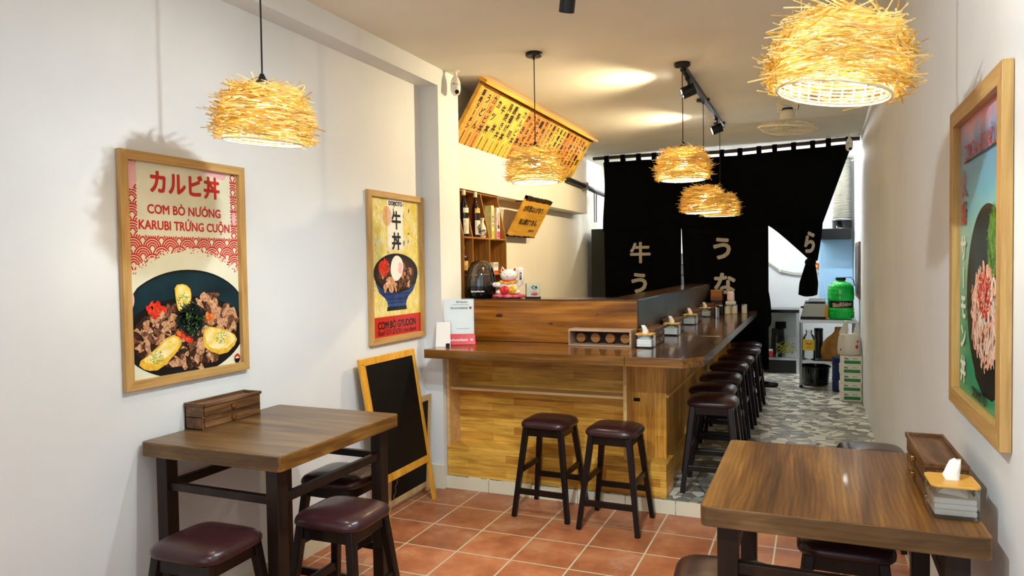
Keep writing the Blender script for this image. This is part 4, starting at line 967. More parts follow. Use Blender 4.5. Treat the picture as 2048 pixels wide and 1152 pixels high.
# ------------------------------------------------------------------ payment stand on the worktop
t = thing('payment_stand', 'white payment card in a clear sleeve on a red base, left end of the worktop', 'sign', (-2.172, 4.23, T1+.0005), .42)
t.scale = (.92, .92, .92)
obj('red_base', MB().hexa([(-.118,-.035,0),(.118,-.035,0),(.118,.045,0),(-.118,.045,0)], [(-.112,-.012,.075),(.112,-.012,.075),(.112,.012,.075),(-.112,.012,.075)]), M_RED, t, bevel=.003)
mb = MB(); mb.text('Techcombank', .026, -.012, 0, 0, bold=.001, M=Matrix.Translation((0,-.0255,.036)) @ Matrix.Rotation(-.30, 4, 'X')); 
mb.disc(.088, .0, .011, .008, 0, 0, 16)
for i in range(len(mb.v)-16, len(mb.v)): v = mb.v[i]; mb.v[i] = (v[0], -.0255+(v[2])*.30, .036+v[2])
obj('lettering', mb, base('pale_pink_print', '#f3c9c9', .4), t)
obj('card', MB().box(-.106, .106, .000, .003, .07, .325), M_PAPER, t)
obj('sleeve', MB().box(-.112, .112, -.003, .006, .068, .332), M_CLEAR, t)
mb = MB(); mb.text('QR Payment', .016, .02, .305, .004, bold=.0004); mb.text('TECHCOMBANK', .017, .0, .262, .004, bold=.0004)
mb.box(-.05, .07, -.0042, -.0035, .286, .2875); mb.box(-.02, .08, -.0042, -.0035, .114, .1155)
obj('printed_text', mb, base('grey_ink', '#565a5c', .5), t)
mb = MB(); mb.disc(.082, .264, .009, .009, .0042); obj('red_mark', mb, M_RED, t)
t = thing('price_card', 'small slanted paper card leaning behind the red base by the wall', 'card', (-2.215, 4.08, T1+.0005), .25)
obj('paper', MB().hexa([(-.05,-.004,0),(.05,-.004,0),(.05,-.003,0),(-.05,-.003,0)], [(-.055,.055,.155),(.035,.055,.155),(.035,.056,.155),(-.055,.056,.155)]), M_PAPER, t)
obj('clip', MB().box(.02, .045, -.012, .01, 0, .022), M_BLACK, t, bevel=.002)

# wooden tray with round holes
t = thing('wooden_rack', 'small pale wooden rack with four round pegs inside on the worktop against the amber plank', 'rack', (-1.245, 4.402, T1+.0005), -.05)
W2, D2, H2 = .415, .125, .108
M_GREYW = wood('weathered_wood', '#8d6f57', '#ad8d72', '#c9aa8c', 'x', .5, scale=1.6)
mb = MB(); mb.box(-W2/2, W2/2, -D2/2, D2/2, 0, .012); mb.box(-W2/2, W2/2, -D2/2, D2/2, H2-.014, H2); obj('board', mb, M_GREYW, t, bevel=.0015)
mb = MB(); mb.box(-W2/2, -W2/2+.013, -D2/2, D2/2, .012, H2-.014); obj('side_board', mb, M_GREYW, t, bevel=.001); obj('side_board', MB().box(W2/2-.013, W2/2, -D2/2, D2/2, .012, H2-.014), M_GREYW, t, bevel=.001)
obj('back_board', MB().box(-W2/2+.013, W2/2-.013, D2/2-.012, D2/2-.002, .012, H2-.014), base('dark_inside', '#19100b', .6), t)
for k in range(4):
    mb = MB(); mb.disc(-.145+k*.098, .048, .030, .030, 0, 0, 28); n = 28
    f = [(x, y+D2/2-.016-.045, z) for x, y, z in mb.v]; g = [(x, D2/2-.012, z) for x, y, z in f]; mb2 = MB(); mb2.add(f+g, [tuple(range(n))]+[(i, n+i, n+(i+1)%n, (i+1)%n) for i in range(n)])
    obj('round_peg', mb2, wood('peg_wood', '#8a5a2a', '#a06a34', '#b47c40', 'x', .5) if k == 0 else bpy.data.materials['peg_wood'], t)

# condiment group at the far end of the worktop
def canister(label, x, y, h, r, body, lid, g='steel and glass condiment pots by the curtain'):
    t = thing('condiment_pot', label, 'pot', (x, y, T1+.0005), 0, g)
    obj('pot_body', MB().lathe([(r*.9,0),(r,.003),(r,h*.82),(r*.92,h*.84)], n=22), body, t, smooth='auto')
    obj('lid', MB().lathe([(r*1.03,h*.84),(r*1.03,h*.95),(r*.8,h),(.001,h*1.0)], n=22), lid, t, smooth='auto')
    return t
canister('tall grey pot nearest the front among the condiments', -.845, 6.85, .098, .026, M_STEEL, M_STEEL)
canister('black bottle-shaped pot second in the condiment row', -.862, 7.28, .10, .026, M_BLACKG, M_STEEL)
M_CREAMJ = base('cream_glass_pot', '#d6cdae', .15)
canister('cream pot third in the condiment row', -.805, 7.42, .092, .03, M_CREAMJ, M_STEEL)
canister('cream pot fourth in the condiment row', -.745, 7.46, .092, .03, M_CREAMJ, M_STEEL)
canister('cream pot at the right end of the condiment row', -.655, 7.52, .092, .026, M_CREAMJ, M_STEEL)
t = thing('menu_holder', 'small amber wooden crate holding menus at the far end of the worktop', 'crate', (-.93, 7.60, T1+.0005))
obj('crate_body', MB().box(-.058, .058, -.05, .09, .125, .235), M_LEDGE, t, bevel=.003)
obj('crate_base', MB().box(-.05, .05, -.055, .08, 0, .118), M_LEDGE, t, bevel=.003)
obj('dark_slot', MB().box(-.045, .045, -.06, -.056, .095, .122), M_BLACK, t)
t = thing('sauce_dispenser', 'clear plastic jar with pink and white label standing behind the condiment pots', 'jar', (-.80, 7.66, T1+.0005))
obj('jar_body', MB().box(-.05, .05, -.04, .04, 0, .115), base('frosted_plastic', '#d8d6cc', .3), t, bevel=.008)
obj('jar_neck', MB().lathe([(.035,.115),(.038,.12),(.036,.20),(.02,.215),(.001,.216)], n=20), base('milky_plastic', '#e8d9d2', .3), t, smooth='auto')
obj('paper_label', MB().box(-.03, .0, -.0395, -.0375, .13, .19), P_PINK, t)
t = thing('chopstick_cup', 'dark cup with chopsticks standing by the crate near the curtain', 'cup', (-.975, 7.80, T1+.0005))
obj('cup_body', MB().lathe([(.032,0),(.038,.01),(.042,.13),(.036,.13),(.030,.02)], n=20, cap=False), M_BLACK, t, smooth='auto')
mb = MB()
for k in range(9): a = k*.7; mb.tube([(.01*math.cos(a), .01*math.sin(a), .01), (.03*math.cos(a), .03*math.sin(a), .23)], .003, 5)
obj('chopsticks', mb, M_PINE, t)

# ------------------------------------------------------------------ black noren curtain and rod
YC = 8.045
rod = thing('curtain_rod', 'long dark wooden rod across the kitchen opening just below the ceiling', 'rod', (0, YC, 0))
zr = lambda x: 2.690-.028*math.exp(-((x+.9)/.6)**2)+(.008 if x > .1 else 0)
mb = MB(); mb.tube([(x_, 0, zr(x_)) for x_ in [(-2.36+2.775*i/24) for i in range(25)]], .020, 10); obj('pole', mb, wood('dark_bamboo', '#2a2118', '#3d3123', '#5a4a35', 'x', .4), rod, smooth=True)
def cloth(name, f, nu, nv, parent, thick=.004):
    mb = MB(); vs = [f(i/nu, j/nv) for j in range(nv+1) for i in range(nu+1)]
    mb.add(vs, [(j*(nu+1)+i, j*(nu+1)+i+1, (j+1)*(nu+1)+i+1, (j+1)*(nu+1)+i) for j in range(nv) for i in range(nu)])
    o = obj(name, mb, M_CLOTH, parent, smooth=True); s = o.modifiers.new('thick', 'SOLIDIFY'); s.thickness = thick; s.offset = 0; return o
noren = thing('noren_curtain', 'black cloth noren with white Japanese letters, its right panel knotted up', 'curtain', (0, YC, 0))
def ztop(x): return zr(x)-.052
def top_x(u): return -2.235+(.345+2.235)*u
def wav(x, z): return .012*math.sin(x*9+1)*(.3+min(1, (2.6-z)*.7))+.008*math.sin(x*21+z*2)
ZS = 1.85
def panel(u, v):   # upper undivided part
    x = top_x(u); z0 = ztop(x); z = z0+(ZS-z0)*v
    e = .345-.262*v*1.05
    x = -2.235+(e+2.235)*u+ (.012*math.sin(v*5) if u < .02 else 0)
    return (x, -.02+wav(x, z), z)
def left_panel(u, v):
    x = -2.235+.05*v*0+(.875)*u; z = ZS-(ZS-.55)*v; x += .018*v*(1-u)-(.010*v)*u*1.5
    return (x, -.02+wav(x, z), z)
def mid_panel(u, v):
    x = -1.358+.905*u; z = ZS-(ZS-.33)*v; x += .022*min(1,v*2.5)*(1-u)
    return (x, -.02+wav(x, z), z)
cloth('upper_cloth', panel, 60, 14, noren)
cloth('left_panel', left_panel, 30, 20, noren); cloth('middle_panel', mid_panel, 30, 20, noren)
def right_panel(u, v):   # gathered towards the knot
    z = ZS-(ZS-1.475)*v; l = -.452+(-.045+.452)*(v**.9); r_ = .072+(-.03-.02)*v**1.3
    l += 0; x = l+(r_-l)*u
    return (x, -.02+wav(x, z)+.03*v*math.sin(u*18), z)
rp = cloth('right_panel', right_panel, 30, 14, noren)
mb = MB(); mb.ell((-.045,-.03,1.462), .055, .05, .045, 16, 10); obj('knot', mb, M_CLOTH, noren, smooth=True)
def tail(u, v):
    z = 1.45-(1.45-1.125)*v; hw = .045+.045*min(1, v*1.6); cx = -.045-.025*v
    x = cx+hw*(2*u-1); z -= .02*math.sin(u*PI)*v
    return (x, -.025+.022*math.sin(u*14)*(.4+v*.6), z)
cloth('knot_tail', tail, 20, 10, noren)
for x_ in (-2.20, -2.01, -1.83, -1.655, -1.47, -1.29, -1.11, -.925, -.737, -.545, -.389, -.204, -.022, .126, .31):
    mb = MB(); zt = zr(x_)
    mb.box(x_-.024, x_+.024, -.026, -.022, ztop(x_)-.02, zt); mb.box(x_-.024, x_+.024, .022, .026, ztop(x_)-.02, zt)
    mb.tube([(x_-.024, 0, zt), (x_+.024, 0, zt)], .0255, 12); obj('hanging_loop', mb, M_CLOTH, noren)
M_LET = base('white_cloth_letters', '#b3ad9d', .8)
O = .062
for tx_, sz_, u_, v_, b_ in (('牛', .245, -1.808, 1.596, .007), ('う', .25, -1.82, 1.255, .010), ('う', .26, -.918, 1.622, .010), ('な', .245, -.898, 1.247, .010)):
    mb = MB(); mb.text(tx_, sz_, u_, v_, O, bold=b_); obj('lettering', mb, M_LET, noren)
mb = MB(); mb.text('ら', .25, 0, 0, O+.006, bold=.009, sx=.5, M=Matrix.Translation((-.05, 0, 1.665)) @ Matrix.Rotation(.12, 4, 'Y')); obj('lettering', mb, M_LET, noren)

# ------------------------------------------------------------------ security cameras
def cam_bulb(label, x, y, z, rz):
    t = thing('security_camera', label, 'security camera', (x, y, z), rz)
    obj('mount', MB().lathe([(.030,0),(.031,-.004),(.026,-.008),(.012,-.012),(.011,-.035),(.016,-.042)], n=24), M_WHITE, t, smooth='auto')
    obj('shell', MB().lathe([(.010,-.036),(.022,-.050),(.031,-.075),(.034,-.093),(.0335,-.097)], n=28), M_WHITE, t, smooth=True)
    obj('seam', MB().lathe([(.032,-.096),(.032,-.100)], n=28), M_BLACK, t)
    h_ = obj('camera_head', MB().lathe([(.0335,-.099),(.034,-.115),(.033,-.135),(.026,-.155),(.012,-.165),(.001,-.166)], n=28, cap=False), M_WHITE, t, smooth=True)
    obj('lens', MB().lathe([(.014,0),(.014,.010),(.010,.013),(.001,.013)], n=18), M_BLACKG, h_, smooth='auto', loc=(.018,-.018,-.145), rot=(1.9,0,.7))
    obj('light_dot', MB().ell((.004,-.034,-.092), .004,.002,.004, 10, 6), M_BLACK, t)
cam_bulb('white bulb-shaped security camera on the ceiling in front of the pillar', -2.205, 4.30, CEIL-.001, 0)
cam_bulb('white bulb-shaped security camera on the ceiling before the right end of the curtain', .315, 7.93, 2.728, -.5)

# ------------------------------------------------------------------ ceiling fan (caged orbit fan)
M_IV = base('ivory_plastic', '#efe6c6', .4)
t = thing('ceiling_fan', 'ivory caged fan hanging from the ceiling before the curtain', 'fan', (-.205, 6.27, CEIL-.003))
obj('mount_plate', MB().lathe([(.07,0),(.075,-.012),(.06,-.02)], n=28), M_IV, t, smooth='auto')
mb = MB(); mb.bar((-.058,0,-.012), (-.050,0,-.10), .012, .05); mb.bar((.058,0,-.012), (.050,0,-.10), .012, .05); mb.box(-.058,.058,-.022,.022,-.024,-.014); obj('yoke', mb, M_IV, t, bevel=.003)
obj('hinge_pin', MB().tube([(-.066,0,-.085),(.066,0,-.085)], .012, 12), M_STEEL, t, smooth='auto')
mt = obj('motor', MB().lathe([(.018,-.045),(.035,-.055),(.040,-.08),(.055,-.095),(.058,-.135),(.05,-.155),(.02,-.165),(.014,-.205)], n=28), M_IV, t, smooth='auto')
obj('vent_ring', MB().lathe([(.0415,-.062),(.0425,-.064),(.0425,-.076),(.0415,-.078)], n=28, cap=False), M_BLACK, mt)
g = obj('cage_ring', MB().tube([(.222*math.cos(2*PI*k/48), .222*math.sin(2*PI*k/48), 0) for k in range(49)], .009, 8), M_IV, t, smooth=True, loc=(0,0,-.222), rot=(.06,.10,0))
mb = MB()
for k in range(36):
    a = 2*PI*k/36
    for s in (-1, 1): mb.tube([(.035*math.cos(a+.25*s), .035*math.sin(a+.25*s), s*.05), (.13*math.cos(a+.1*s), .13*math.sin(a+.1*s), s*.048), (.195*math.cos(a), .195*math.sin(a), s*.028), (.221*math.cos(a), .221*math.sin(a), 0)], .0017, 4)
obj('cage_wires', mb, M_IV, g)
obj('cage_badge', MB().lathe([(.038,-.054),(.04,-.05),(.036,-.044)], n=24), M_IV, g, smooth='auto')
for k in range(3):
    mb = MB(); a0 = k*2*PI/3; pts = []
    for i in range(7):
        q = i/6; rr_ = .035+.145*q; a = a0+.15*q; wd = .32+.35*math.sin(PI*min(1, q*.9+.15))*.9
        for s in (0, 1):
            aa = a+(s-.35)*wd; pts.append((rr_*math.cos(aa), rr_*math.sin(aa), -.008+.02*s*(1-q*.4)))
    mb.add(pts, [(2*i, 2*i+1, 2*i+3, 2*i+2) for i in range(6)]); o = obj('blade', mb, M_IV, g, smooth=True); s_ = o.modifiers.new('s', 'SOLIDIFY'); s_.thickness = .003
obj('pull_cord', MB().tube([(.07,.0,-.01),(.085,.0,-.05),(.075,0,-.09)], .003, 6), M_BLACK, t)

# ------------------------------------------------------------------ easel blackboard
t = thing('easel_blackboard', 'standing A-frame blackboard with golden pine frame by the left wall', 'blackboard', (0, 0, 0))
BL, BR, TL, TR = Vector((-2.213,3.405,0)), Vector((-2.222,3.975,0)), Vector((-2.33,3.322,.966)), Vector((-2.338,3.925,.962))
def qp(a, b_): # a across 0..1, b up 0..1
    return BL.lerp(BR, a).lerp(TL.lerp(TR, a), b_)
nrm = (BR-BL).cross(TL-BL).normalized()
if nrm.x < 0: nrm = -nrm
def slab(mb, a0, a1, b0, b1, d0, d1):
    q = [qp(a0,b0), qp(a1,b0), qp(a1,b1), qp(a0,b1)]; mb.hexa([p+nrm*d1 for p in q], [p+nrm*d0 for p in q]); return mb
obj('leg', slab(MB(), 0, .052, 0, 1, -.022, 0), M_EASEL, t, bevel=.003); obj('leg', slab(MB(), .948, 1, 0, 1, -.022, 0), M_EASEL, t, bevel=.003)
obj('rail', slab(MB(), .05, .95, .958, 1, -.022, 0), M_EASEL, t, bevel=.002); obj('rail', slab(MB(), .05, .95, .255, .30, -.022, 0), M_EASEL, t, bevel=.002)
obj('side_moulding', slab(MB(), .054, .082, .30, .958, -.018, -.003), M_EASEL, t, bevel=.001); 
obj('writing_board', slab(MB(), .05, .95, .30, .958, -.016, -.006), M_CHALK, t)
# rear frame, folded close to the wall, with its own board
q0 = Vector((-2.372, 0, 0))
def rb(y0, y1, z0, z1, x0=-2.378, x1=-2.360, lean=.030):
    f = lambda x_, z_: x_+lean*z_/.62
    return MB().hexa([(f(x0,z0),y0,z0),(f(x1,z0),y0,z0),(f(x1,z0),y1,z0),(f(x0,z0),y1,z0)], [(f(x0,z1),y0,z1),(f(x1,z1),y0,z1),(f(x1,z1),y1,z1),(f(x0,z1),y1,z1)])
obj('rear_leg', rb(3.62, 3.655, 0, .64), M_PINE, t, bevel=.002); obj('rear_leg', rb(4.085, 4.12, 0, .64), M_PINE, t, bevel=.002)
obj('rear_rail', rb(3.655, 4.085, 0.03, .065), M_PINE, t, bevel=.002); obj('rear_rail', rb(3.655, 4.085, .605, .64), M_PINE, t, bevel=.002)
obj('rear_board', rb(3.655, 4.085, .065, .605, -2.374, -2.366), M_CHALK, t)
mb = MB()
p0, p1 = Vector((-2.352,3.668,.05)), Vector((-2.300,3.66,.28))
for i in range(26):
    c = p0.lerp(p1, i/25)+Vector((0.004*math.sin(i), 0, 0)); d = (p1-p0).normalized(); s = Vector((0,1,0)) if i % 2 else Vector((1,0,0))
    mb.tube([c-d*.004, c-d*.002+s*.0028, c+d*.002+s*.0028, c+d*.004, c+d*.002-s*.0028, c-d*.002-s*.0028, c-d*.004], .0009, 4)
obj('chain', mb, M_STEEL, t)
mb = MB(); 
for a in (.016, .036): 
    p = qp(a, .24)+nrm*.001; mb.ell(p, .003, .003, .003, 8, 6)
    p = qp(a, .968)+nrm*.001; mb.ell(p, .003, .003, .003, 8, 6)
obj('screw', mb, M_BRASS, t)

# ------------------------------------------------------------------ pipe, fridge
t = thing('wall_pipe', 'black pipe running along the wall band below the menu board to the curtain', 'pipe', (0, 0, 0))
obj('pipe_run', MB().tube([(-2.325,7.0,2.345),(-2.325,7.6,2.33),(-2.325,8.0,2.31),(-2.33,8.5,2.30)], .026, 10), base('black_rubber', '#17140f', .5), t, smooth='auto')
obj('pipe_bracket', MB().box(-2.36, -2.29, 7.58, 7.62, 2.29, 2.37), M_STEEL, t, bevel=.003)
mb = MB(); mb.bar((-2.325,7.95,2.29), (-2.44,8.35,1.98), .012, .012); mb.bar((-2.30,7.95,2.29), (-2.42,8.35,1.98), .012, .012); obj('pipe_bracket', mb, M_STEEL, t)
t = thing('refrigerator', 'dark grey tall refrigerator half hidden behind the left edge of the curtain', 'refrigerator', (-2.13, 8.46, FL2))
M_FR = base('dark_fridge_paint', '#23261f', .45)
obj('cabinet', MB().box(-.30, .30, -.26, .30, .04, 1.80), M_FR, t, bevel=.006)
d = obj('door', MB().box(-.298, .298, -.30, -.262, .62, 1.80), M_FR, t, bevel=.006); obj('handle', MB().box(.24, .265, -.335, -.30, .75, 1.15), M_STEEL, d, bevel=.004)
d = obj('door', MB().box(-.298, .298, -.30, -.262, .05, .61), M_FR, t, bevel=.006)
obj('foot', MB().box(-.28, .28, -.25, .28, 0, .04), M_BLACK, t)

# ------------------------------------------------------------------ kitchen beyond the curtain
M_TUBE = base('lit_tube', '#ffffff', .5, emit=(.93, .97, 1.0, 1), es=KITCHEN_E)
def tube_light(label, x, y):
    t = thing('tube_light', label, 'ceiling light', (x, y, 2.720)); obj('housing', MB().box(-.6, .6, -.03, .03, -.03, 0), M_WHITE, t, bevel=.003)
    obj('glass_tube', MB().tube([(-.58,0,-.045),(.58,0,-.045)], .016, 12), M_TUBE, t, smooth='auto')
tube_light('lit ceiling tube behind the curtain on the kitchen left side', -1.5, 9.0)
tube_light('lit ceiling tube behind the curtain on the kitchen right side', -.25, 8.95)
# steel rack
t = thing('steel_rack', 'stainless two-shelf rack beneath the stove and the green water bottle', 'rack', (0, 0, FL2))
for x_ in (-.145, .395):
    for y_ in (8.46, 8.93): obj('leg', MB().tube([(x_,y_,0),(x_,y_,.745)], .014, 10), M_STEEL, t, smooth='auto')
obj('top_shelf', MB().box(-.165, .41, 8.44, 8.95, .715, .75), M_STEEL, t, bevel=.003)
obj('lower_shelf', MB().box(-.16, .405, 8.45, 8.94, .27, .30), M_STEEL, t, bevel=.003)
for x_ in (-.145, .395): obj('foot', MB().lathe([(.018,0),(.02,.01),(.016,.03)], (x_, 8.46, 0), 12), M_BLACK, t)
ZR_ = FL2+.7505
t = thing('gas_stove', 'grey tabletop gas stove with sloped front on the steel rack', 'stove', (-.02, 8.52, ZR_))
obj('stove_body', MB().hexa([(-.125,-.05,.03),(.125,-.05,.03),(.125,.36,.03),(-.125,.36,.03)], [(-.095,.02,.165),(.125,.02,.165),(.125,.36,.165),(-.095,.36,.165)]), base('grey_enamel', '#8a8c80', .35), t, bevel=.004)
obj('drip_tray', MB().box(-.13, .13, -.06, .37, 0, .03), M_BLACKG, t, bevel=.003)
obj('top_plate', MB().box(-.085, .125, .03, .34, .166, .186), M_BLACK, t, bevel=.003)
obj('griddle_lid', MB().box(-.045, .125, .05, .32, .187, .225), M_STEEL, t, bevel=.004)
obj('control_knob', MB().lathe([(.016,0),(.016,.02),(.012,.022)], (-.112,.0,.12), 14), M_BLACK, t)
M_GRN = base('green_translucent_plastic', '#22dd55', .12, trans=.3, coat=.2); 
t = thing('water_bottle', 'large green plastic water bottle with black cap on the steel rack', 'water bottle', (.256, 8.60, ZR_))
obj('bottle_body', MB().lathe([(.10,0),(.122,.008),(.130,.03),(.130,.09),(.134,.10),(.134,.115),(.128,.125),(.128,.205),(.134,.215),(.136,.235),(.132,.25),(.136,.265),(.137,.285),(.131,.30),(.134,.315),(.13,.335),(.115,.37),(.09,.395),(.055,.41),(.045,.415),(.045,.43)], n=36), M_GRN, t, smooth=True)
mb = MB()
for k in range(26):
    a = 2*PI*k/26; c_, s_ = math.cos(a), math.sin(a); mb.tube([(.1305*c_,.1305*s_,.018),(.1315*c_,.1315*s_,.082)], .005, 5); mb.tube([(.127*c_,.127*s_,.345),(.092*c_,.092*s_,.395)], .004, 5)
obj('ribs', mb, M_GRN, t, smooth=True)
obj('cap', MB().lathe([(.05,.425),(.052,.43),(.052,.452),(.045,.455)], n=24), base('dark_green_cap', '#0a2a1c', .4), t, smooth='auto')
def band(r_, z0, z1, a0, a1, K=16):
    mb = MB(); mb.add([(r_*math.cos(a0+(a1-a0)*k/K), r_*math.sin(a0+(a1-a0)*k/K), z) for z in (z0, z1) for k in range(K+1)], [(k, k+1, K+2+k, K+1+k) for k in range(K)]); return mb
lb = obj('paper_label', band(.1315, .128, .203, -2.65, -.35), base('label_black', '#11140f', .5), t, smooth=True)
mb = MB(); mb.text('BioRhino', .062, 0, 0, 0, bold=.0025, rot=.10, sx=.9)
mb.v = [(.1335*math.sin(v[0]/.1335+.10), -.1335*math.cos(v[0]/.1335+.10), .166+v[2]) for v in mb.v]; obj('lettering', mb, base('label_print', '#d7b9a4', .5), lb)
obj('pump_hose', MB().tube([(.04,0,.452),(.10,0,.455),(.130,.01,.42),(.140,.01,.36)], .004, 6), M_BLACK, t)
t = thing('oil_bottle', 'amber oil bottle squeezed between the stove and the green bottle', 'bottle', (.113, 8.475, ZR_)); obj('bottle_body', MB().lathe([(.014,0),(.017,.005),(.017,.12),(.009,.15),(.009,.17)], n=18), base('amber_oil', '#c98a1a', .15), t, smooth=True)
obj('cap', MB().lathe([(.011,.165),(.011,.185)], n=14), M_WHITE, t)
ZL = FL2+.3005
t = thing('plastic_jar', 'large clear plastic jar with yellow label on the lower rack shelf', 'jar', (-.065, 8.56, ZL))
obj('jar_body', MB().lathe([(.06,0),(.068,.008),(.068,.10),(.064,.11),(.068,.12),(.068,.22),(.05,.265),(.03,.29),(.03,.305)], n=28), M_CLEAR, t, smooth=True)
obj('cap', MB().lathe([(.034,.30),(.034,.325),(.028,.328)], n=20), M_CLEAR, t, smooth='auto')
lb = obj('paper_label', band(.0695, .105, .225, -2.7, -.5), base('label_yellow', '#d9bf3a', .5), t, smooth=True)
mb = MB(); rr = random.Random(9)
for k in range(5): mb.disc(-.024+k*.012, .18+.004*math.sin(k*2), .0055, .010, 0, 0, 9, .5, rr)
for k in range(4): mb.disc(-.02+k*.013, .135+.008*(k % 2), .005, .006, 0, 0, 9, .5, rr)
mb.v = [(.0705*math.sin(v[0]/.0705), -.0705*math.cos(v[0]/.0705), v[2]) for v in mb.v]; obj('printed_marks', mb, P_REDI, lb)
t = thing('black_canister', 'tall black canister on the lower rack shelf between jar and brown bag', 'canister', (.035, 8.79, ZL)); obj('canister_body', MB().lathe([(.042,0),(.046,.006),(.046,.30),(.038,.31)], n=24), M_BLACK, t, smooth='auto')
obj('lid', MB().lathe([(.048,.30),(.048,.325),(.04,.33)], n=24), M_BLACKG, t, smooth='auto')
def bagmesh(prof, sx, sy, r_, amp, n=36, lean=(0, 0)):
    mb = MB(); vs = []; fs = []; zt = prof[-1][1]
    ph = [r_.uniform(0, 6) for _ in range(4)]
    for i, (rr_, z) in enumerate(prof):
        for k in range(n):
            a = 2*PI*k/n; q = 1+amp*(math.sin(5*a+ph[0]+z*14)*.5+math.sin(9*a+ph[1]-z*20)*.35+math.sin(14*a+ph[2]+z*9)*.25)
            vs.append((rr_*sx*q*math.cos(a)+lean[0]*(z/zt)**2, rr_*sy*q*math.sin(a)+lean[1]*z/zt, z))
    for i in range(len(prof)-1):
        for k in range(n): fs.append((i*n+k, i*n+(k+1)%n, (i+1)*n+(k+1)%n, (i+1)*n+k))
    fs.append(tuple(range(n-1,-1,-1))); fs.append(tuple((len(prof)-1)*n+k for k in range(n))); mb.add(vs, fs); return mb
t = thing('brown_bag', 'crumpled brown paper bag on the lower rack shelf', 'bag', (.175, 8.62, ZL))
obj('bag_body', bagmesh([(.75,0),(.95,.02),(1.0,.07),(1,.13),(.9,.19),(.65,.24),(.35,.28),(.22,.31),(.30,.36)], .118, .10, random.Random(3), .12, lean=(.06, 0)), shade_mat('brown_bag_paper', '#8a5f24', '#b07f38', 8, .5), t, smooth=True)
# stacked cartons and plastic bag
M_CT = base('carton_white_board', '#dcd8c6', .5); M_CTG = base('carton_green_print', '#1f7a3a', .5)
base_c = None; PG = 'white and green cartons stacked by the right wall'
words = ['bottom one', 'second from the bottom', 'middle one', 'second from the top', 'topmost one']
for k in range(5):
    lab = 'white carton with green band in the stack at the right wall, %s' % words[k]
    if base_c is None:
        base_c = thing('stacked_carton', lab, 'box', (.322, 7.85, FL2+.0005), 0, PG)
        obj('carton_body', MB().box(-.098, .098, -.085, .085, 0, .0885), M_CT, base_c, bevel=.002)
        obj('green_band', MB().box(-.062, .085, -.0862, -.085, .015, .047), M_CTG, base_c)
        mb = MB(); mb.text('Bika', .022, -.04, .066, .0862, bold=.0008); mb.box(.01, .06, -.0862, -.0855, .064, .068); obj('lettering', mb, M_INK, base_c)
        obj('tape_flap', MB().box(-.098, .098, -.0856, -.085, .0835, .0868), base('carton_tape', '#c9bd94', .5), base_c)
    else: dup(base_c, (.322+(-.004, .003, -.002, .004)[k-1], 7.85, FL2+.0005+k*.089), (.02, -.015, .01, -.02)[k-1], lab, PG)
t = thing('plastic_bag', 'white plastic carrier bag with red print on top of the carton stack', 'bag', (.315, 7.86, FL2+.447))
M_PB = base('thin_white_plastic', '#d9d6c8', .35); M_PB.node_tree.nodes['Principled BSDF'].inputs['Transmission Weight'].default_value = .15
obj('bag_body', bagmesh([(.85,0),(1,.015),(1.02,.06),(1,.12),(.93,.17),(.85,.20),(.8,.212)], .108, .07, random.Random(5), .05), M_PB, t, smooth=True)
for s, lx in ((-1, -.055), (1, .062)):
    mb = MB(); prof = [((-.098 if s < 0 else .022), (-.018 if s < 0 else .094), .205), ((-.088, -.006, .245) if s < 0 else (.040, .088, .245)), ((-.066, -.012, .285) if s < 0 else (.052, .084, .285)), ((-.052, -.014, .32) if s < 0 else (.058, .080, .32)), ((-.046, -.018, .345) if s < 0 else (.056, .074, .335))]
    vs = []; fs = []
    for (a, b_, z) in prof:
        for k in range(12): q = 2*PI*k/12; vs.append(((a+b_)/2+(b_-a)/2*math.cos(q), .014*math.sin(q)*(1+.3*math.sin(3*q)), z))
    for i in range(len(prof)-1):
        for k in range(12): fs.append((i*12+k, i*12+(k+1)%12, (i+1)*12+(k+1)%12, (i+1)*12+k))
    fs.append(tuple(48+k for k in range(12))); mb.add(vs, fs); obj('handle', mb, M_PB, t, smooth=True)
mb = MB(); mb.disc(.062,.09,.012,.020,.067,0,9,.6,rr); mb.disc(.068,.14,.009,.014,.063,0,8,.6,rr); mb.disc(-.082,.06,.008,.014,.050,0,8,.6,rr); obj('red_print', mb, base('red_bag_print', '#b5362a', .5), t)
t = thing('blue_drum', 'dark blue plastic drum on the floor between rack and carton stack', 'drum', (.255, 8.33, FL2+.0005)); 
obj('drum_body', MB().lathe([(.085,0),(.09,.01),(.09,.12),(.094,.13),(.094,.14),(.09,.15),(.09,.28),(.094,.29),(.09,.30),(.086,.345)], n=32), base('navy_plastic', '#0d1d4a', .35), t, smooth='auto')
obj('lid', MB().lathe([(.095,.345),(.097,.35),(.095,.365),(.05,.367)], n=32), base('navy_lid', '#16306e', .35), t, smooth='auto')
t = thing('black_tub', 'wide black tub on the floor under the steel rack', 'tub', (.0, 8.72, FL2+.0005)); obj('tub_body', MB().lathe([(.12,0),(.15,.01),(.17,.20),(.178,.205),(.165,.205),(.145,.02),(.001,.02)], n=32, sx=.9, sy=1, cap=False), M_BLACKG, t, smooth='auto')
obj('rim', MB().lathe([(.172,.20),(.182,.203),(.182,.213),(.172,.215)], n=32, sx=.9, cap=False), M_BLACK, t)
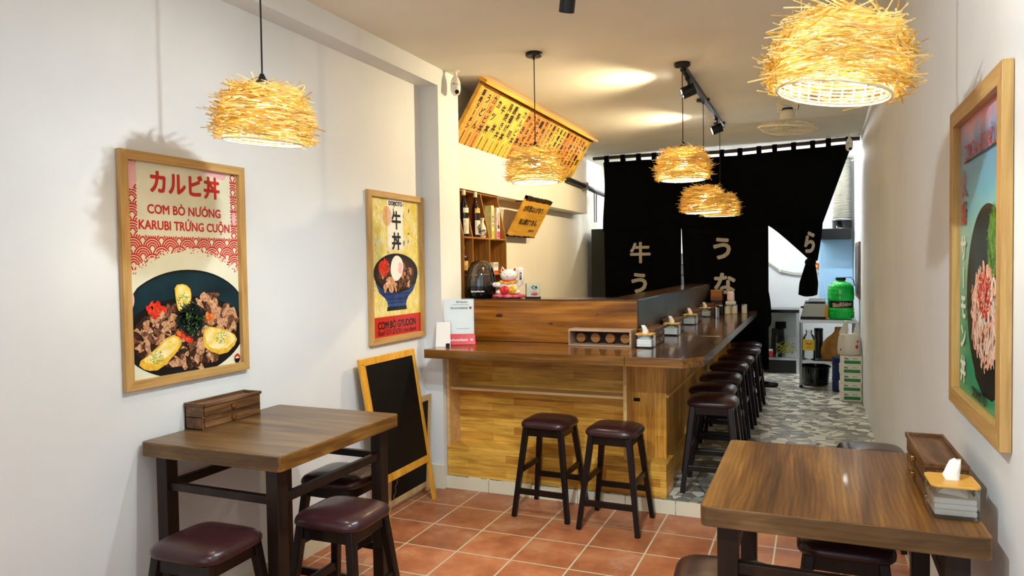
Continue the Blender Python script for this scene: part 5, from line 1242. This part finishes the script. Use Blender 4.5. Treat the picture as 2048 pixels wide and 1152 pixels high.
# back bench
t = thing('kitchen_bench', 'stainless kitchen bench with a lower shelf at the back wall, seen beside the curtain', 'bench', (0, 0, FL2))
obj('bench_top', MB().box(-1.30, -.18, 9.40, 9.88, .755, .795), M_BLACKG, t, bevel=.003); obj('lower_shelf', MB().box(-1.29, -.19, 9.41, 9.88, .17, .20), M_STEEL, t, bevel=.003)
obj('back_panel', MB().box(-1.29, -.19, 9.86, 9.885, .20, .755), base('pale_panel', '#b9bdb8', .4), t)
for x_ in (-1.28, -.20): obj('leg', MB().box(x_-.015, x_+.015, 9.42, 9.45, 0, .755), M_STEEL, t)
obj('kick_panel', MB().box(-1.29, -.19, 9.45, 9.47, 0.01, .165), M_BLACK, t)  # black sheet standing in for the shade below the bench shelf
ZB = FL2+.2005
t = thing('clear_bin', 'clear plastic bin of yellow-green vegetable peels under the kitchen bench', 'bin', (-.33, 9.56, ZB))
obj('bin_body', MB().box(-.12, .12, -.11, .11, 0, .26), M_CLEAR, t)
mb = MB(); rr = random.Random(12)
for k in range(44):
    a = rr.uniform(0, 6.28); c = Vector((rr.uniform(-.08,.08), rr.uniform(-.08,.05), rr.uniform(.02,.15))); d_ = Vector((math.cos(a), math.sin(a)*.5, rr.uniform(-.7,.9)))*.045
    mb.tube([c-d_, c+Vector((0,0,.015)), c+d_], .006, 5)
obj('peels', mb, shade_mat('peel_yellow_green', '#8a8a1c', '#d0c84a', 20, .4), t)['kind'] = 'stuff'
t = thing('kitchen_scale', 'black kitchen appliance standing behind the clear bin', 'appliance', (-.44, 9.765, ZB)); obj('appliance_body', MB().hexa([(-.09,-.06,0),(.09,-.06,0),(.09,.06,0),(-.09,.06,0)], [(-.07,-.05,.33),(.07,-.05,.33),(.07,.05,.33),(-.07,.05,.33)]), M_BLACK, t, bevel=.008)
obj('appliance_head', MB().box(-.03, .10, -.07, .05, .335, .42), M_BLACKG, t, bevel=.008)
t = thing('red_jar', 'small red-topped jar on the lower bench shelf beside the curtain edge', 'jar', (-.515, 9.50, ZB)); obj('jar_body', MB().lathe([(.03,0),(.032,.01),(.032,.06),(.025,.07)], n=18), base('jar_red', '#a32a20', .3), t, smooth='auto'); obj('lid', MB().lathe([(.027,.07),(.027,.09)], n=18), M_WHITE, t)
# blue board, extractor box and duct, hoses, tag
t = thing('blue_board', 'pale blue glossy splash board on the kitchen back wall above the rack', 'board', (0, 0, 0)); obj('sheet', MB().box(.045, .432, 9.87, 9.898, .80, 1.735), base('pale_blue_film', '#a6d3f8', .25), t); obj('seam_strip', MB().hexa([(.045,9.865,1.70),(.12,9.865,1.05),(.125,9.868,1.05),(.05,9.868,1.70)], [(.045,9.87,1.70),(.12,9.87,1.05),(.125,9.87,1.05),(.05,9.87,1.70)]), M_WHITE, t)
t = thing('extractor_box', 'black extractor box on the kitchen back wall under the silver duct', 'extractor', (.235, 9.74, 1.735)); obj('box_body', MB().box(-.175, .165, -.13, .155, 0, .13), M_BLACK, t, bevel=.004); obj('collar', MB().lathe([(.115,.13),(.11,.14),(.11,.22),(.12,.225)], (.07,0,0), 28), M_BLACKG, t, smooth='auto')
t = thing('flexible_duct', 'silver flexible duct rising from the black extractor box', 'duct', (.305, 9.74, 1.962))
pr = []
for k in range(60): pr.append((.108 if k % 2 else .094, .0125*k))
obj('corrugated_tube', MB().lathe(pr, n=28), base('crinkled_foil', '#c9c7bd', .3, metal=.8), t)
obj('clamp', MB().lathe([(.112,.0),(.114,.004),(.114,.02),(.112,.024)], n=28, cap=False), M_STEEL, t)
t = thing('wall_hose', 'pale hose sagging along the kitchen back wall', 'hose', (0, 0, 0)); obj('hose_run', MB().tube([(-.95,9.87,1.62),(-.75,9.87,1.56),(-.56,9.87,1.47),(-.42,9.87,1.365),(-.25,9.87,1.325),(-.05,9.87,1.325),(.03,9.87,1.36)], .011, 8), base('ivory_hose', '#d9d4c2', .4), t, smooth=True)
obj('clip', MB().box(-.43, -.41, 9.85, 9.895, 1.34, 1.39), M_WHITE, t)
t = thing('orange_tag', 'small orange hanging sticker on the kitchen wall beside the knotted cloth', 'sticker', (.012, 9.89, 1.41), 0); t.rotation_euler = (0, .35, 0); obj('sheet', MB().box(-.033, .033, -.004, 0, -.04, .04), base('orange_print', '#e0571c', .5), t); obj('inner_print', MB().box(-.02, .02, -.006, -.004, -.022, .01), base('tag_yellow', '#f0d060', .5), t)
t = thing('door_frame_board', 'narrow brown wooden frame on the right kitchen wall beside the green bottle', 'frame', (XR+.013, 8.5, 0)); obj('board', MB().box(-.028, 0, -.36, .36, 1.075, 1.665), wood('brown_frame', '#5a3a1e', '#7a5230', '#8f6540', 'z', .4), t, bevel=.004); obj('inner_panel', MB().box(-.031, -.028, -.32, .32, 1.115, 1.625), M_BLACK, t)
# shelf with pots seen through the curtain slit
t = thing('kitchen_shelf', 'steel kitchen wall shelf seen as a sliver through the curtain slit', 'shelf', (-1.62, 9.70, 0)); 
for z in (1.15, 1.45): obj('shelf_board', MB().box(-.5, .5, -.16, .19, z-.012, z), M_STEEL, t)
for x_ in (-.49, .49): obj('upright', MB().box(x_-.012, x_+.012, .165, .189, .9, 1.75), M_STEEL, t)
pot = thing('steel_pot', 'steel pot on the kitchen shelf behind the curtain slit, lower board', 'pot', (-1.66, 9.68, 1.1505), 0); obj('pot_body', MB().lathe([(.10,0),(.11,.01),(.11,.14),(.115,.145)], n=28), M_STEEL, pot, smooth='auto'); obj('lid', MB().lathe([(.115,.145),(.06,.165),(.015,.17),(.015,.19),(.001,.19)], n=28), M_STEEL, pot, smooth='auto')
dup(pot, (-1.67, 9.69, 1.4505), 0, 'steel pot on the kitchen shelf behind the curtain slit, upper board')

# ------------------------------------------------------------------ person behind the curtain
def skin_body(name, nodes_, edges, mat, parent, sub=2):
    me = bpy.data.meshes.new(name); me.from_pydata([n_[0] for n_ in nodes_], edges, []); me.materials.append(mat)
    o = bpy.data.objects.new(name, me); COL.objects.link(o); o.parent = parent
    s = o.modifiers.new('skin', 'SKIN'); s.use_smooth_shade = True
    for i, n_ in enumerate(nodes_):
        v = me.skin_vertices[0].data[i]; v.radius = n_[1] if isinstance(n_[1], tuple) else (n_[1], n_[1]); v.use_root = (i == 0)
    m = o.modifiers.new('sub', 'SUBSURF'); m.levels = sub; m.render_levels = sub
    return o
M_SKIN = base('skin', '#9a6a4c', .5, sub=.1); M_TR = base('black_trousers', '#0a0a0b', .9, spec=.1); M_SHIRT = base('black_shirt', '#0c0c0e', .9, spec=.1); M_HAIR = base('black_hair', '#0a0706', .5)
pp = thing('person', 'person in black standing behind the curtain, only elbow, ankle and black shoe showing', 'person', (-.722, 8.48, FL2))
# local frame: faces +x
N_ = [((0,0,.86),(.12,.16)), ((0,0,1.05),(.10,.14)), ((.01,0,1.25),(.11,.165)), ((.01,0,1.36),(.075,.10)), ((.015,0,1.44),.05), ((.03,0,1.53),(.085,.075)), ((.035,0,1.60),(.082,.072)), ((.02,0,1.65),(.05,.05)),
      ((0,.19,1.33),.05), ((-.02,.235,1.07),.040), ((.10,.20,.95),.032), ((.13,.17,.90),.024), ((0,-.19,1.33),.05), ((.07,-.235,1.08),.040), ((.19,-.225,.95),.040), ((.225,-.22,.87),.032),
      ((0,.09,.80),.088), ((.02,.10,.45),.058), ((-.01,.10,.10),.040), ((0,-.09,.80),.088), ((.11,-.10,.45),.058), ((.16,-.10,.11),.040), ((.18,-.10,.045),.034), ((.01,.10,.045),.034), ((.29,-.10,.03),.03), ((.12,.10,.03),.03)]
E_ = [(0,1),(1,2),(2,3),(3,4),(4,5),(5,6),(6,7),(3,8),(8,9),(9,10),(10,11),(3,12),(12,13),(13,14),(14,15),(0,16),(16,17),(17,18),(0,19),(19,20),(20,21),(21,22),(18,23),(22,24),(23,25)]
bd = skin_body('body', N_, E_, M_SKIN, pp)
for (wx, wy, wz, dx, dz) in ((.225,-.22,.87,-.1,-.98), (.13,.17,.90,.2,-.97)):     # hands: palm + five fingers
    P = Vector((wx, wy, wz)); D = Vector((dx, 0, dz)).normalized(); S = Vector((0, 1, 0)); K_ = D.cross(S)
    nn = [(tuple(P), .020), (tuple(P+D*.045), (.030, .013))]; ee = [(0, 1)]
    for i, (off, ln) in enumerate(((-.027,.065),(-.009,.075),(.009,.07),(.026,.055))):
        b0 = len(nn); q = P+D*.08+S*off; nn += [(tuple(q), .0085), (tuple(q+D*ln*.5+K_*.008), .0078), (tuple(q+D*ln*.85+K_*.028), .0065)]; ee += [(1, b0), (b0, b0+1), (b0+1, b0+2)]
    b0 = len(nn); q = P+D*.03-S*.034; nn += [(tuple(q), .010), (tuple(q+D*.03-S*.016), .009), (tuple(q+D*.055-S*.014), .007)]; ee += [(1, b0), (b0, b0+1), (b0+1, b0+2)]
    skin_body('hand', nn, ee, M_SKIN, pp, 1)
skin_body('shirt', [((0,0,.88),(.135,.175)), ((0,0,1.05),(.115,.155)), ((.01,0,1.25),(.125,.18)), ((.01,0,1.365),(.085,.11)), ((0,.20,1.32),.064), ((-.01,.235,1.14),.054), ((0,-.20,1.32),.064), ((.015,-.235,1.14),.054)], [(0,1),(1,2),(2,3),(3,4),(4,5),(3,6),(6,7)], M_SHIRT, pp)
skin_body('trousers', [((0,0,.90),(.135,.17)), ((0,.09,.80),.10), ((.02,.10,.45),.072), ((-.01,.10,.20),.062), ((0,-.09,.80),.10), ((.11,-.10,.45),.072), ((.15,-.10,.20),.062)], [(0,1),(1,2),(2,3),(0,4),(4,5),(5,6)], M_TR, pp)
skin_body('apron', [((.100,0,1.22),(.02,.12)), ((.110,0,.95),(.02,.17)), ((.115,0,.60),(.02,.18))], [(0,1),(1,2)], M_TR, pp)
for (x_, y_) in ((.18,-.10), (.01,.10)): skin_body('shoe', [((x_-.035,y_,.035),.036), ((x_+.05,y_,.036),.042), ((x_+.13,y_,.030),.038), ((x_+.17,y_,.026),.026)], [(0,1),(1,2),(2,3)], M_BLACKG, pp)
mb = MB(); mb.ell((.02,0,1.615), .098, .088, .080, 20, 12); mb.ell((-.04,0,1.57), .07, .082, .09, 16, 10); obj('hair', mb, M_HAIR, pp, smooth=True)
mb = MB(); mb.ell((.112,0,1.535), .016, .011, .018, 10, 8); obj('nose', mb, M_SKIN, pp, smooth=True)
for s in (-1, 1): obj('ear', MB().ell((.02, s*.078, 1.54), .016, .008, .026, 10, 8), M_SKIN, pp, smooth=True); obj('eye', MB().ell((.103, s*.03, 1.562), .008, .011, .006, 10, 8), M_WHITE, pp, smooth=True)
obj('mouth', MB().ell((.108, 0, 1.495), .006, .022, .005, 10, 6), base('lips', '#7a3f38', .5), pp, smooth=True)
